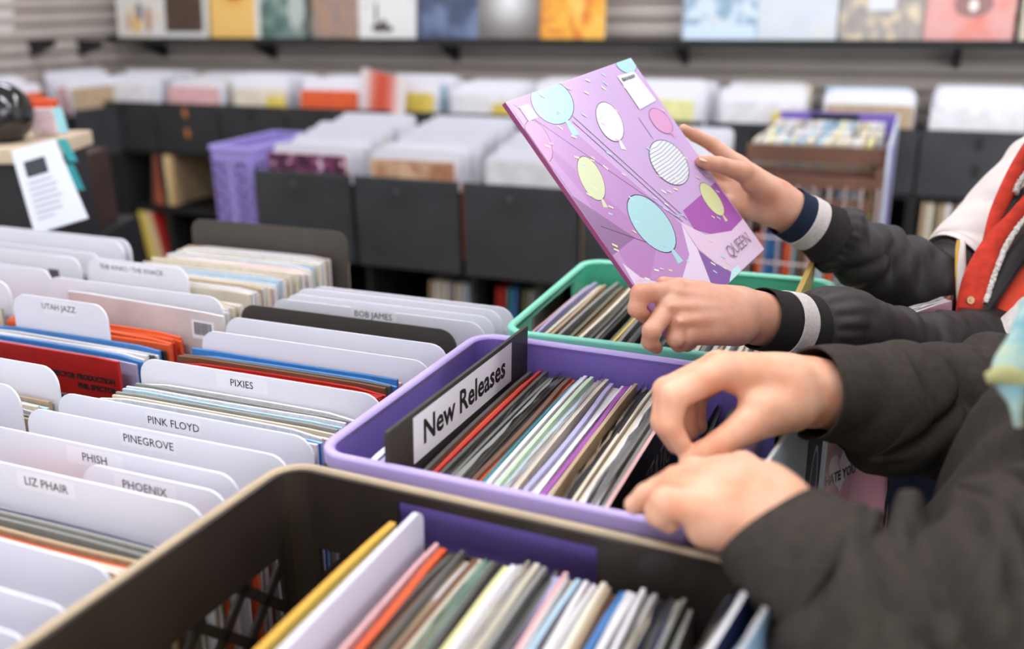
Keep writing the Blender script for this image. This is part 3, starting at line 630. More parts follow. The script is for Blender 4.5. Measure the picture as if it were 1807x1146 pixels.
# ------------------------------------------------------------------ island of bins in the middle
isl = []
for j in range(4):
    x0 = -2.145+.405*j; x1 = x0+.395
    t = empty('island_bin', ((x0+x1)/2, 2.95, 0)); tag(t, 'charcoal record bin of the middle island, %s from its purple crate' % ordinal(j+1), 'record bin', 'bins of the middle island')
    front_panel(t, x0, x1, 2.75, .53, .838, False)
    MB().box(((x0+x1)/2-.03, 2.7485, .795), (.016, .003, .016)).build('screw_head', mat('#6a6c70', .4, metal=.6, name='dull_screw'), t)
    for xx in (x0+.006, x1-.006): MB().bx((xx-.006, 2.764, .53), (xx+.006, 3.36, .80)).build('bin_side', BLACKWOOD, t)
    MB().bx((x0, 2.764, .525), (x1, 3.36, .54)).build('bin_floor', BLACKWOOD, t)
    MB().bx((x0, 2.80, .10), (x1, 3.36, .12)).build('lower_shelf', BLACKWOOD, t); MB().bx((x0, 3.34, .0), (x1, 3.36, .525)).build('back_panel', BLACKWOOD, t)
    MB().bx((x0, 2.80, 0), (x0+.018, 3.34, .525)).build('leg_panel', BLACKWOOD, t)
    xc = (x0+x1)/2
    art = [ramp_mat('print_magenta_lights', [(0, '#17090f'), (.45, '#3b1526'), (.58, '#8c3f6f'), (.66, '#e6d4e2'), (1, '#4a1c36')], 'noise', 26), ramp_mat('print_warm_portrait', [(0, '#5b3a2a'), (.42, '#b07a58'), (.58, '#d9b596'), (1, '#d46a35')], 'noise', 11), cm('white'), cm('cream'), cm('white')][j]
    nm_ = ['dark record cover with magenta lights', 'tan record cover with a portrait print', 'plain white record cover', 'cream record cover', 'white record cover at the far end'][j]
    record(xc+(-.01, .0, .02, 0, 0)[j], 2.80, .575 if j < 2 else .59, .006, art, em('orange' if j == 0 else 'white'), rz=RZ, lean=.03, label=nm_+' in front of the island cards', group='records in the island bins', mesh=SLEEVES[0])
    if j == 2:
        pass
    ng = 13
    for i in range(ng):
        divider(xc+random.uniform(-.018, .018), 2.862+.036*i, .915+.0045*i+random.uniform(-.006, .006)*(1 if i else 0), W=.33, lean=.05, label='white card in island bin %s from the purple crate, %s back' % (ordinal(j+1), ordinal(i+1)), group='white cards in the island bins')
        if i % 4 == 1: record(xc+.01, 2.872+.036*i, .59+.003*i, .008, cm(random.choice(('white', 'pink', 'cream'))), em('white'), rz=RZ, lean=.05, group='records in the island bins', far=True)
    # red-orange sleeves showing at the gaps between panels
    if j < 3: 
        record(x1+.003, 2.79, .575, .007, cm(('red', 'orange', 'tan', 'orange')[j]), em(('red', 'orange', 'tan', 'orange')[j]), lean=0, label='%s record edge showing in the gap after island bin %s' % (('red', 'orange', 'tan', 'rust')[j], ordinal(j+1)), group='records in the island bins', H=.8, far=True, wide=.1)
    for i, nm in enumerate((['black', 'navy', 'blue', 'dark grey', 'brown', 'black'], ['tan', 'white', 'cream', 'white', 'grey', 'cream', 'white', 'pale blue', 'grey'], ['red', 'red', 'teal', 'blue', 'black', 'olive', 'grey'], ['white', 'brown', 'grey', 'tan'], ['grey', 'tan'])[j]):
        record(x0+(.21 if j == 1 else .06)+.02*i, 3.0, .12, .013, cm(nm), em(nm), lean=.06, label='%s record under island bin %s, %s from the left' % (nm, ordinal(j+1), ordinal(i+1)), group='records under the island', far=True, H=1.12)
crate('small purple lattice crate at the left end of the middle island', -2.345, -2.155, 2.76, 3.16, .91, .34, mat('#9c8ad0', .45, name='dull_purple_plastic'), mat('#a99be0', .4, name='dull_purple_rim'), 0, r=.02, handle=(), band=.05, step=.055, bar=.014)
MB().bx((-2.34, 2.77, 0), (-2.16, 3.15, .565)).build('crate_plinth', BLACKWOOD); tag(col.objects[-1], 'black plinth under the purple crate of the island', 'plinth')

# ------------------------------------------------------------------ wire rack with small cases, right of the island
BRN = mat('#6b4a3c', .5, .2, 14, name='brown_rack_wood'); WIRE = mat('#b9a6a6', .35, metal=.3, name='pale_wire')
t = empty('wire_rack', (-.28, 3.35, 0)); tag(t, 'brown rack with wire front and purple back board full of small cases', 'rack')
x0, x1 = -.49, -.085
MB().bx((x0, 3.04, .905), (x1, 3.06, .955)).build('top_rail', BRN, t); MB().bx((x0, 3.0, .835), (x1, 3.02, .872)).build('front_rail', BRN, t); MB().bx((x0, 2.99, .775), (x1, 3.01, .808)).build('front_rail', BRN, t)
MB().bx((x0, 3.0, .45), (x1, 3.02, .48)).build('front_rail', BRN, t); MB().bx((x0, 3.02, .40), (x1, 3.74, .42)).build('rack_floor', BRN, t)
MB().bx((x0, 3.06, .87), (x1, 3.74, .885)).build('upper_tray', BRN, t)
MB().bx((x0, 3.74, .40), (x1, 3.755, .975)).build('back_board', PURPLE, t); MB().bx((x0+.11, 3.735, .94), (x0+.28, 3.741, .97)).build('hand_slot', BLACKWOOD, t)
for xx in np.linspace(x0+.03, x1-.01, 9): MB().tube([(xx, 2.985, .42), (xx, 2.985, .845)], .0045, 6).build('wire', WIRE, t)
for zz in (.52, .60, .68): MB().tube([(x0, 2.982, zz), (x1, 2.982, zz)], .004, 6).build('wire', WIRE, t)
for xx, yy in ((x0+.012, 3.01), (x1-.012, 3.01), (x0+.012, 3.72), (x1-.012, 3.72)): MB().bx((xx-.012, yy-.012, 0), (xx+.012, yy+.012, .90)).build('leg', BRN, t)
pn = MB().bx((x1+.002, 3.02, .42), (x1+.010, 3.75, .97)).build('side_sheet', mat('#d3d9ee', .3, .05, 4, name='pale_plastic_sheet'), t)
for yy in (3.2, 3.42): MB().prism([(x1+.012, yy, .44), (x1+.012, yy+.05, .44), (x1+.012, yy-.03, .95), (x1+.012, yy-.06, .95)], (.002, 0, 0)).build('purple_stripe', PURPLE, pn)
CASE = bpy.data.meshes.new('case'); CASE.from_pydata([(a, b, c) for a in (-.5, .5) for b in (-.07, .07) for c in (0, .12)], [], [(0, 1, 3, 2), (4, 6, 7, 5), (0, 4, 5, 1), (2, 3, 7, 6), (0, 2, 6, 4), (1, 5, 7, 3)]); CASE.materials.append(None); CASE.materials.append(None)
cc = ['white', 'cream', 'white', 'pale blue', 'white', 'cream', 'grey', 'white', 'cream', 'white', 'pale yellow']
for row, (yy, z0_, n_c, nmr) in enumerate(((3.16, .886, 20, 'front upper row'), (3.34, .886, 20, 'middle upper row'), (3.55, .886, 20, 'back upper row'), (3.12, .72, 20, 'lower row'))):
    for i in range(n_c):
        nm = random.choice(cc); o = record(x0+.02+.0185*i, yy, z0_-(.0 if row < 3 else .0), .014, cm(nm), em(nm), lean=random.uniform(-.08, .08), label='%s small case, %s of wire rack, %s from left' % (nm, nmr, ordinal(i+1)), group='small cases in the wire rack', mesh=CASE, name='disc_case', H=.62 if row < 3 else 1)
        o['category'] = 'case'
MB().bx((x0+.02, 3.04, .70), (x1-.02, 3.25, .715)).build('case_shelf', BRN, t)
for i in range(14):
    nm = random.choice(['pale blue', 'blue', 'white', 'brown', 'pink', 'dark grey', 'teal', 'orange'])
    record(x0+.03+.027*i, 3.2, .425, .018, cm(nm), em(nm), lean=random.uniform(-.03, .03), label='%s record behind the wires of the rack, %s from the left' % (nm, ordinal(i+1)), group='records in the wire rack', far=True, H=.8)

# ------------------------------------------------------------------ counter with ball and hanging price tag, far left
t = empty('counter_stand', (-1.95, 1.75, 0)); tag(t, 'dark counter stand with a pale wooden top at the far left', 'counter')
p0 = at(25, 262, 2.15); zt_ = p0[2]
e1 = np.array((RT[0], RT[1], 0)); e1 /= np.linalg.norm(e1); e2 = np.array((-e1[1], e1[0], 0)); Rc = np.array([e1, e2, (0, 0, 1)]).T
c0 = p0+e2*.16-e1*.135; 
MB().box((c0[0], c0[1], zt_-.02), (.36, .30, .035), Rc).build('counter_top', mat('#c9b49a', .5, .15, 8, name='pale_wood'), t, bevel=.003)
MB().box((c0[0], c0[1], (zt_-.04)/2), (.33, .27, zt_-.04), Rc).build('counter_body', mat('#232326', .5, .3, 10, name='dark_counter'), t)
b0 = at(2, 200, 2.25)
bm = bmesh.new(); bmesh.ops.create_uvsphere(bm, u_segments=32, v_segments=20, radius=.071)
me = bpy.data.meshes.new('glossy_ball'); bm.to_mesh(me); bm.free(); me.polygons.foreach_set('use_smooth', [True]*len(me.polygons))
me.materials.append(mat('#1d1b1c', .12, spec=.7, name='glossy_black'))
bl = empty('ornament_ball', (b0[0], b0[1], b0[2]-.071)); tag(bl, 'glossy black ball ornament on the counter at the left edge', 'ornament')
ob = bpy.data.objects.new('ball', me); col.objects.link(ob); ob.parent = bl; ob.location = (0, 0, .071)
MB().tube([(b0[0], b0[1], zt_), (b0[0], b0[1], zt_+.006), (b0[0], b0[1], max(zt_+.012, b0[2]-.06))], [.04, .035, .03], 16).build('ball_stand', BLACKWOOD, bl)
# the price sheet, hanging tilted on the counter front
cs = [at(20, 268, 2.08), at(97, 245, 2.08), at(157, 386, 2.04), at(62, 414, 2.04)]
nn = np.cross(cs[1]-cs[0], cs[3]-cs[0]); nn /= np.linalg.norm(nn)
if nn@FW > 0: nn = -nn
tg = MB().prism([c for c in cs], nn*.003).build('price_sheet', mat('#cdcfd8', .5, name='sheet_paper'), bevel=.002); tag(tg, 'white printed sheet hanging tilted from the counter', 'sign')
def onsheet(a, b): return cs[0]+(cs[1]-cs[0])*a+(cs[3]-cs[0])*b+nn*.0036
def quad(nm, a0, a1, b0_, b1, m, par): MB().prism([onsheet(a0, b0_), onsheet(a1, b0_), onsheet(a1, b1), onsheet(a0, b1)], nn*.0003).build(nm, m, par)
quad('printed_emblem', .2, .68, .17, .36, mat('#2a2a33', .5), tg)
for b0_, b1, wd in ((.42, .445, .55), (.49, .515, .62), (.56, .585, .6), (.63, .655, .66), (.70, .725, .58), (.77, .795, .6), (.84, .86, .4)): quad('printed_line', .16, .16+wd, b0_, b1, mat('#a3a5ae', .5), tg)
for j, (a, b, c_, lb) in enumerate((((100, 190), (112, 235), '#8fc0c4', 'pale teal ribbon beside the black ball'), ((108, 245), (128, 285), '#2f9aa0', 'teal ribbon behind the top of the white sheet'), ((120, 290), (140, 335), '#2f9aa0', 'teal ribbon behind the lower edge of the white sheet'))):
    A, B = at(*a, 2.25), at(*b, 2.25); sd = np.array(RT)*.011
    tag(MB().prism([A-sd, A+sd, B+sd, B-sd], FW*.004).build('ribbon', mat(c_, .5)), lb, 'ribbon')
A = at(78, 182, 2.35)
tag(MB().box(A, (.055, .03, .02), Rc).build('trinket_box', mat('#d9542c', .5), bevel=.003), 'small orange box behind the black ball', 'box')
tag(MB().box(at(80, 213, 2.35), (.06, .035, .062), Rc).build('trinket_box', ramp_mat('trinket_print', [(0, '#c24b55'), (.5, '#e5cfd2'), (1, '#8a4a50')], 'noise', 40), bevel=.003), 'small pink and white box under the orange one', 'box')
tag(MB().box(at(160, 335, 2.85), (.055, .2, .22), Rc).build('merchandise_box', mat('#38251e', .6, .3, 12), bevel=.003), 'brown box behind the hanging white sheet', 'box')
MB().box(at(160, 335, 2.85)*[1, 1, 0]+np.array((0, 0, (at(160, 335, 2.85)[2]-.11)/2)), (.14, .3, at(160, 335, 2.85)[2]-.11), Rc).build('box_pedestal', BLACKWOOD); tag(col.objects[-1], 'black pedestal under the brown box at the left', 'pedestal')

# every record too far and blurred to tell apart: one object
mb = MB(); mats = []; idx = {}
for me, M, c_, e_ in FAR:
    V = [M @ v.co for v in me.vertices]
    for k_, m in ((0, c_), (1, e_)):
        if m not in idx: idx[m] = len(mats); mats.append(m)
    n0 = len(mb.v); mb.v += [tuple(v) for v in V]
    for p in me.polygons: mb.f.append(tuple(n0+i for i in p.vertices)); mb.mi.append(idx[(c_, e_)[p.material_index]])
fr_ = mb.build('distant_records', mats, None, (-1.5, 3.6, 0)); tag(fr_, 'blurred records filling the bins and shelves along the back of the shop', 'records', None, 'stuff')
# ------------------------------------------------------------------ the record held up by the woman
S = .315
RR = np.array([[0.16322863, -0.62080785, 0.76678160], [0.98287506, 0.03495738, -0.18092706], [0.08551626, 0.78318299, 0.61588259]]); RTt = np.array([-.29916, 1.13773, 1.19296])
RX, RY, RN = RR[:, 0], RR[:, 1], RR[:, 2]
hr = MB(); hr.box(RTt-RN*.003, (S, S, .006), RR)
held = hr.build('held_record', mat('#bb9cc3', .22, .03, 10, name='orchid_cover'), None, RTt, bevel=.0008); tag(held, 'purple record cover printed with balloons, held up in both hands', 'record')
MB().box(RTt-RX*(S/2+.0002)-RN*.003, (.0008, S, .0052), RR).build('spine', mat('#8d3f6b', .4, name='plum_spine'), held)
LAY = [0]
def cov(u, v):                                  # a photo pixel on the cover -> cover coordinates
    p = onplane(u, v, RTt, RN)-RTt; return float(p@RX), float(p@RY)
def art(name, pts, hexc, off=.0004, rough=.25):
    h = S/2-.0006; P = [(min(max(a, -h), h), min(max(b, -h), h)) for a, b in pts]
    LAY[0] += 1; off = off+LAY[0]*.000005
    return MB().add([RTt+RX*a+RY*b+RN*off for a, b in P], [tuple(range(len(P)))]).build(name, mat(hexc, rough, name='ink_'+hexc[1:]), held, RTt)
def artpx(name, px, hexc): return art(name, [cov(*p) for p in px], hexc)
def arcpx(c, ax, ay, n=28):
    """ellipse given by its centre and two half-axis end points in the photo"""
    c = np.array(cov(*c)); a = np.array(cov(*ax))-c; b = np.array(cov(*ay))-c
    return [tuple(c+a*math.cos(2*PI*k/n)+b*math.sin(2*PI*k/n)) for k in range(n)], c, a, b
def line(name, p, q, wd=.0009, hexc='#3b2b45'):
    p, q = np.array(cov(*p)), np.array(cov(*q)); d = (q-p)/np.linalg.norm(q-p); n = np.array((-d[1], d[0]))*wd/2
    art(name, [p-n, q-n, q+n, p+n], hexc)
# broad fields of the print
artpx('print_field', [(893, 178), (935, 165), (1230, 420), (1180, 600)], '#b084b4')
artpx('print_field', [(920, 215), (1160, 430), (1140, 525), (1030, 345)], '#a878aa')
artpx('print_field', [(1008, 345), (1120, 420), (1075, 455), (1050, 440)], '#866488')
artpx('print_field', [(1205, 372), (1262, 322), (1312, 390), (1280, 420), (1250, 412), (1225, 405)], '#9b519c')
artpx('print_drape', [(1200, 392), (1245, 415), (1290, 408), (1318, 380), (1352, 436), (1300, 485), (1262, 465), (1232, 440)], '#d4b8cf')
artpx('print_drape', [(1202, 396), (1230, 440), (1255, 500), (1195, 520), (1216, 450)], '#d6c4d7')
artpx('print_drape', [(1098, 465), (1130, 490), (1165, 500), (1125, 520)], '#d2c0d3')
artpx('print_field', [(1232, 442), (1262, 466), (1300, 487), (1262, 520), (1250, 490)], '#7f5899')
for a, b in (((905, 185), (1205, 392)), ((1010, 205), (1212, 388)), ((1010, 215), (1200, 385)), ((1060, 400), (1145, 430))): line('print_line', a, b)
def balloon(c, ax, ay, hexc):
    p, c0, a, b = arcpx(c, ax, ay)
    art('balloon_outline', [tuple(c0+(np.array(q)-c0)*1.035) for q in p], '#4a3a50'); art('balloon', p, hexc)
    tip = c0+a; d = a/np.linalg.norm(a); n = np.array((-d[1], d[0])); s = np.linalg.norm(b)*.22
    art('balloon_knot', [tuple(tip-n*s*.4), tuple(tip+d*s*2-n*s), tuple(tip+d*s*2.2+n*s*.6), tuple(tip+n*s*.4)], hexc)
balloon((975, 180), (1000, 214), (1002, 162), '#9fc6c8')
balloon((1076, 215), (1093, 248), (1093, 205), '#d8cfda')
balloon((1043, 315), (1062, 352), (1058, 304), '#c3c8a0')
balloon((1150, 395), (1186, 442), (1172, 378), '#9fc6c9')
balloon((1256, 352), (1275, 380), (1266, 345), '#c6c793')
balloon((950, 250), (968, 286), (966, 240), '#c487ae')
balloon((1166, 214), (1184, 234), (1176, 205), '#c890b6')
balloon((1104, 112), (1116, 128), (1118, 106), '#9fc6c8')
p, c0, a, b = arcpx((1181, 287), (1208, 322), (1202, 270)); art('pale_ball_outline', [tuple(c0+(np.array(q)-c0)*1.03) for q in p], '#4a3a50'); art('pale_ball', p, '#d2d2d6')
for k in range(-6, 7):
    t_ = k/7; w_ = math.sqrt(1-t_*t_); q0 = c0+a*t_-b*w_; q1 = c0+a*t_+b*w_; mid = (q0+q1)/2+a*.06; nn_ = a/np.linalg.norm(a)*.0004
    art('ball_band', [tuple(q0-nn_), tuple(mid-nn_), tuple(q1-nn_), tuple(q1+nn_), tuple(mid+nn_), tuple(q0+nn_)], '#77757f')
line('string', (1126, 208), (1152, 246))
random.seed(21)
for k in range(80):
    a, b = random.uniform(-.15, .15), random.uniform(-.15, .15); t_ = -.75+random.uniform(-.25, .25); d = np.array((math.cos(t_), math.sin(t_)))*random.uniform(.003, .0045); n = np.array((-d[1], d[0]))*.28; c = np.array((a, b))
    art('confetti', [tuple(c-d-n), tuple(c+d-n), tuple(c+d+n), tuple(c-d+n)], random.choice(['#e6e2cf', '#a9cfe0', '#e3b3cd', '#dfd9a8']))
artpx('title_sticker', [(1088, 135), (1118, 127), (1157, 178), (1128, 194)], '#dad6dc'); artpx('price_sticker', [(915, 190), (932, 184), (948, 208), (932, 215)], '#d8d4da')
def ctext(wd, sz, px, px2, name, m, sx=1., ext=0.):
    a = np.array(cov(*px)); b = np.array(cov(*px2)); d = b-a; X = RX*d[0]+RY*d[1]; Y = RX*-d[1]+RY*d[0]
    text(wd, sz, held, RTt+RX*a[0]+RY*a[1], X, Y, m, name, off=.0021, sx=sx, ext=ext)
ctext('BEACH BUNNY', .0068, (1108, 139), (1120, 135), 'sticker_title', INK, .8, .0002)
for k, px in enumerate(((1118, 152), (1124, 162), (1130, 172))): ctext('- - - - - -', .004, px, (px[0]+12, px[1]-5), 'sticker_small_print', mat('#a9a4b0', .5))
ctext('QUEEN', .024, (1302, 434), (1318, 421), 'cover_title', mat('#6a5068', .4, name='plum_ink'), .95, -.0003)
artpx('tear_highlight', [(1290, 478), (1302, 468), (1306, 480), (1286, 500)], '#b9dcdc')

# ------------------------------------------------------------------ flesh: smooth union of tapered capsules, meshed with surface nets
def cap(P, a, b, ra, rb):
    ab = b-a; t = np.clip(((P-a)@ab)/(ab@ab+1e-12), 0, 1); d = np.linalg.norm(P-a-t[..., None]*ab, axis=-1); return d-(ra+(rb-ra)*t)
def smin(a, b, k): h = np.clip(.5+.5*(b-a)/k, 0, 1); return b+(a-b)*h-k*h*(1-h)
def chain(P, js, k=.004):
    d = None
    for (a, ra), (b, rb) in zip(js[:-1], js[1:]):
        e = cap(P, a, b, ra, rb); d = e if d is None else smin(d, e, k)
    return d
def surface_nets(fn, lo, hi, h):
    lo = np.array(lo); n = np.ceil((np.array(hi)-lo)/h).astype(int)+1
    ax = [lo[i]+h*np.arange(n[i]) for i in range(3)]
    # coarse pass first, then exact values only near the surface
    K = 4; nc = (n+K-1)//K; cx = [lo[i]+h*(K*np.arange(nc[i])+(K-1)/2) for i in range(3)]
    Dc = fn(np.stack(np.meshgrid(*cx, indexing='ij'), -1).reshape(-1, 3)).reshape(nc)
    D = Dc.repeat(K, 0).repeat(K, 1).repeat(K, 2)[:n[0], :n[1], :n[2]].copy()
    near = np.argwhere(np.abs(D) < K*h*1.25); pts = lo+h*near; val = np.empty(len(pts))
    for i in range(0, len(pts), 200000): val[i:i+200000] = fn(pts[i:i+200000])
    D[near[:, 0], near[:, 1], near[:, 2]] = val
    s = D < 0; c = np.zeros(tuple(n-1), int)
    for dx in (0, 1):
        for dy in (0, 1):
            for dz in (0, 1): c += s[dx:n[0]-1+dx, dy:n[1]-1+dy, dz:n[2]-1+dz]
    act = (c > 0) & (c < 8); idx = -np.ones(tuple(n-1), int); I = np.argwhere(act); idx[act] = np.arange(len(I))
    acc = np.zeros((len(I), 3)); cn = np.zeros(len(I))
    for axis in range(3):
        e = np.zeros(3, int); e[axis] = 1; o1, o2 = [k for k in range(3) if k != axis]
        for u in (0, 1):
            for v in (0, 1):
                q = np.zeros(3, int); q[o1] = u; q[o2] = v; A = I+q; B = A+e
                da = D[A[:, 0], A[:, 1], A[:, 2]]; db = D[B[:, 0], B[:, 1], B[:, 2]]; m = (da < 0) != (db < 0)
                t = np.where(m, da/(da-db+1e-20), 0); p = A+e*t[:, None]; acc[m] += p[m]; cn[m] += 1
    V = lo+h*acc/np.maximum(cn, 1)[:, None]; Fc = []
    for axis in range(3):
        o1, o2 = [(1, 2), (2, 0), (0, 1)][axis]
        sl = [slice(0, n[k]-1) for k in range(3)]; sl2 = list(sl); sl2[axis] = slice(1, n[axis])
        m = s[tuple(sl)] != s[tuple(sl2)]; E = np.argwhere(m); E = E[(E[:, o1] > 0) & (E[:, o2] > 0)]
        fl = s[E[:, 0], E[:, 1], E[:, 2]]
        def g(a, b): Q = E.copy(); Q[:, o1] -= a; Q[:, o2] -= b; return idx[Q[:, 0], Q[:, 1], Q[:, 2]]
        q = np.stack([g(0, 0), g(1, 0), g(1, 1), g(0, 1)], 1); q[~fl] = q[~fl][:, ::-1]; q = q[(q >= 0).all(1)]; Fc += q.tolist()
    return V, Fc
def J(u, v, d, r): return (at(u, v, d), r)
def hand_mesh(palm, fingers, arm, kp=.014, kf=.007, h=.0017, pad=.012):
    """palm: list of capsules, fingers: chains of joints, arm: chain from the wrist; returns verts, faces"""
    allp = np.array([j[0] for ch in palm+fingers+[arm] for j in ch]); rm = max(j[1] for ch in palm+fingers+[arm] for j in ch)
    def fn(P):
        d = chain(P, arm, .01)
        for ch in palm: d = smin(d, chain(P, ch, .006), kp)
        out = d
        for f in fingers: out = np.minimum(out, smin(d, chain(P, f, .0035), kf))
        return out
    return surface_nets(fn, allp.min(0)-rm-pad, allp.max(0)+rm+pad, h)
def skin(hexc, tint, name):
    m = mat(hexc, .5, .0, name=name, sss=.25, bump=.12, bscale=350)
    nt = m.node_tree; b = nt.nodes['Principled BSDF']; tc = nt.nodes.new('ShaderNodeTexCoord')
    n = nt.nodes.new('ShaderNodeTexNoise'); n.inputs['Scale'].default_value = 28; n.inputs['Detail'].default_value = 5
    mx = nt.nodes.new('ShaderNodeMix'); mx.data_type = 'RGBA'; mx.inputs['A'].default_value = lin(hexc); mx.inputs['B'].default_value = lin(tint)
    mr = nt.nodes.new('ShaderNodeMapRange'); mr.inputs[1].default_value = .35; mr.inputs[2].default_value = .75
    nt.links.new(tc.outputs['Object'], n.inputs['Vector']); nt.links.new(n.outputs['Fac'], mr.inputs[0]); nt.links.new(mr.outputs[0], mx.inputs['Factor']); nt.links.new(mx.outputs['Result'], b.inputs['Base Color'])
    return m
SKIN_W = skin('#cc9c85', '#bf8266', 'fair_skin'); SKIN_M = skin('#eab597', '#db916d', 'ruddy_skin'); NAIL = mat('#e2b3a2', .25, name='fingernail')
def nail(parent, tip, prev, up, w=.0045, l=.006):
    """small curved plate on the finger tip: tip and previous joint, direction the nail faces"""
    tip, prev, up = map(np.array, (tip, prev, up)); d = (tip-prev)/np.linalg.norm(tip-prev); up = up-d*(up@d); up /= np.linalg.norm(up); s = np.cross(d, up); V = []; Fc = []
    for i in range(5):
        for j in range(5):
            a = (j-2)/2; b = (i-2)/2; ww = w*math.sqrt(max(0, 1-.35*b*b)); V.append(tip+d*l*(b*.9-.2)+s*a*ww-up*(.0016*a*a))
    Fc = [(i*5+j, i*5+j+1, i*5+j+6, i*5+j+5) for i in range(4) for j in range(4)]
    o = MB().add(V, Fc).build('fingernail', NAIL, parent, smooth=True); o.modifiers.new('solid', 'SOLIDIFY').thickness = .0006
    return o

# woman's right hand: thumb on the cover, palm open to the camera, fingers behind the record
wr_palm = [[J(1392, 372, 1.335, .026), J(1350, 345, 1.325, .024)], [J(1365, 345, 1.335, .023), J(1302, 290, 1.352, .0125)], [J(1365, 350, 1.33, .023), J(1292, 312, 1.362, .0135)], [J(1365, 360, 1.33, .023), J(1288, 338, 1.362, .0135)], [J(1370, 372, 1.325, .022), J(1290, 362, 1.352, .014)],
           [J(1372, 350, 1.315, .016), J(1330, 322, 1.30, .016)]]
wr_f = [[J(1350, 335, 1.312, .018), J(1312, 304, 1.292, .0138), J(1270, 291, 1.280, .0105), J(1252, 288, 1.277, .0098), J(1237, 285, 1.276, .0078)],
        [J(1305, 292, 1.352, .0125), J(1258, 256, 1.352, .0098), J(1226, 239, 1.340, .0086), J(1206, 228, 1.326, .0072)],
        [J(1292, 312, 1.362, .0125), J(1240, 288, 1.372, .0102), J(1205, 280, 1.350, .0088), J(1185, 278, 1.335, .0075)],
        [J(1288, 338, 1.362, .012), J(1245, 318, 1.370, .0098), J(1212, 315, 1.345, .0085), J(1192, 315, 1.328, .0072)],
        [J(1290, 362, 1.352, .0115), J(1256, 350, 1.350, .0088), J(1232, 350, 1.325, .0078), J(1216, 350, 1.312, .0066)]]
wr_arm = [J(1380, 365, 1.333, .030), J(1415, 390, 1.345, .0295), J(1480, 425, 1.37, .027), J(1540, 450, 1.385, .027)]
# woman's left hand: knuckles towards the camera, fingers curled round the near corner of the record
wl_palm = [[J(1340, 562, 1.10, .028), J(1290, 552, 1.075, .026)], [J(1300, 540, 1.08, .022), J(1192, 515, 1.045, .0125)], [J(1295, 550, 1.07, .022), J(1180, 540, 1.028, .0125)], [J(1295, 565, 1.065, .022), J(1198, 568, 1.024, .0115)], [J(1300, 578, 1.065, .021), J(1212, 592, 1.026, .0108)], [J(1270, 532, 1.052, .0035), J(1192, 515, 1.026, .0035)], [J(1275, 545, 1.045, .0035), J(1182, 541, 1.010, .0032)], [J(1275, 560, 1.042, .0035), J(1200, 568, 1.008, .003)]]
wl_f = [[J(1295, 535, 1.085, .015), J(1240, 515, 1.075, .0115), J(1200, 506, 1.068, .0095), J(1170, 500, 1.06, .0075)],
        [J(1192, 514, 1.042, .0118), J(1130, 519, 1.012, .0104), J(1123, 545, 1.012, .0090), J(1136, 558, 1.026, .0076)],
        [J(1180, 541, 1.025, .0116), J(1150, 584, 1.002, .0098), J(1147, 603, 1.010, .0086), J(1158, 614, 1.028, .0072)],
        [J(1197, 568, 1.022, .0110), J(1192, 598, 1.018, .0094), J(1198, 608, 1.040, .0084), J(1208, 608, 1.055, .0072)],
        [J(1212, 592, 1.024, .0105), J(1206, 605, 1.035, .0090), J(1212, 608, 1.05, .0078), J(1220, 606, 1.058, .0068)]]
wl_arm = [J(1320, 558, 1.09, .029), J(1375, 572, 1.12, .030), J(1450, 582, 1.15, .026), J(1520, 592, 1.185, .026)]
# man's right hand: thumb and forefinger pinching a sleeve
mr_palm = [[J(1432, 692, .945, .033), J(1375, 690, .925, .032)], [J(1385, 680, .92, .028), J(1272, 655, .895, .0165)], [J(1380, 672, .935, .026), J(1268, 648, .915, .0155)], [J(1385, 675, .95, .024), J(1275, 648, .94, .014)], [J(1390, 685, .955, .022), J(1290, 655, .955, .013)],
           [J(1395, 715, .915, .026), J(1340, 728, .89, .021)]]
mr_f = [[J(1378, 722, .905, .022), J(1318, 752, .882, .0165), J(1270, 785, .872, .0128), J(1238, 803, .868, .0118), J(1216, 813, .866, .0092)],
        [J(1272, 656, .892, .0158), J(1188, 700, .872, .0135), J(1180, 752, .870, .0115), J(1207, 793, .870, .0088)],
        [J(1266, 648, .915, .0148), J(1176, 690, .900, .0128), J(1170, 745, .895, .0112), J(1194, 786, .892, .0088)],
        [J(1275, 648, .94, .0138), J(1206, 690, .932, .0122), J(1208, 735, .925, .0108), J(1216, 764, .918, .0088)],
        [J(1290, 655, .955, .0125), J(1232, 695, .955, .0105), J(1228, 730, .945, .0092), J(1234, 754, .935, .0078)]]
mr_arm = [J(1420, 692, .94, .033), J(1480, 700, .958, .033), J(1540, 712, .975, .033)]
# man's left hand: resting on the near rim of the purple crate
ml_palm = [[J(1370, 905, .725, .030), J(1335, 885, .735, .029)], [J(1345, 880, .74, .026), J(1275, 838, .785, .0155)], [J(1340, 885, .735, .026), J(1255, 850, .765, .0155)], [J(1338, 895, .73, .025), J(1243, 868, .745, .0145)], [J(1335, 915, .722, .024), J(1240, 898, .728, .0145)], [J(1330, 930, .716, .024), J(1250, 928, .730, .018)]]
ml_f = [[J(1345, 860, .765, .018), J(1310, 828, .80, .0145), J(1290, 825, .835, .0115), J(1280, 830, .86, .0095)],
        [J(1275, 838, .785, .0145), J(1222, 832, .805, .0118), J(1196, 848, .815, .0105), J(1182, 868, .82, .0085)],
        [J(1252, 850, .765, .0145), J(1195, 848, .782, .0118), J(1160, 866, .79, .0105), J(1140, 885, .795, .0085)],
        [J(1243, 866, .745, .0138), J(1180, 858, .757, .0112), J(1142, 876, .764, .0100), J(1119, 892, .768, .0080)],
        [J(1240, 898, .728, .0145), J(1176, 888, .732, .0122), J(1163, 905, .737, .0108), J(1180, 922, .742, .0088)]]
ml_arm = [J(1352, 902, .728, .031), J(1392, 955, .703, .031), J(1460, 1018, .686, .030)]

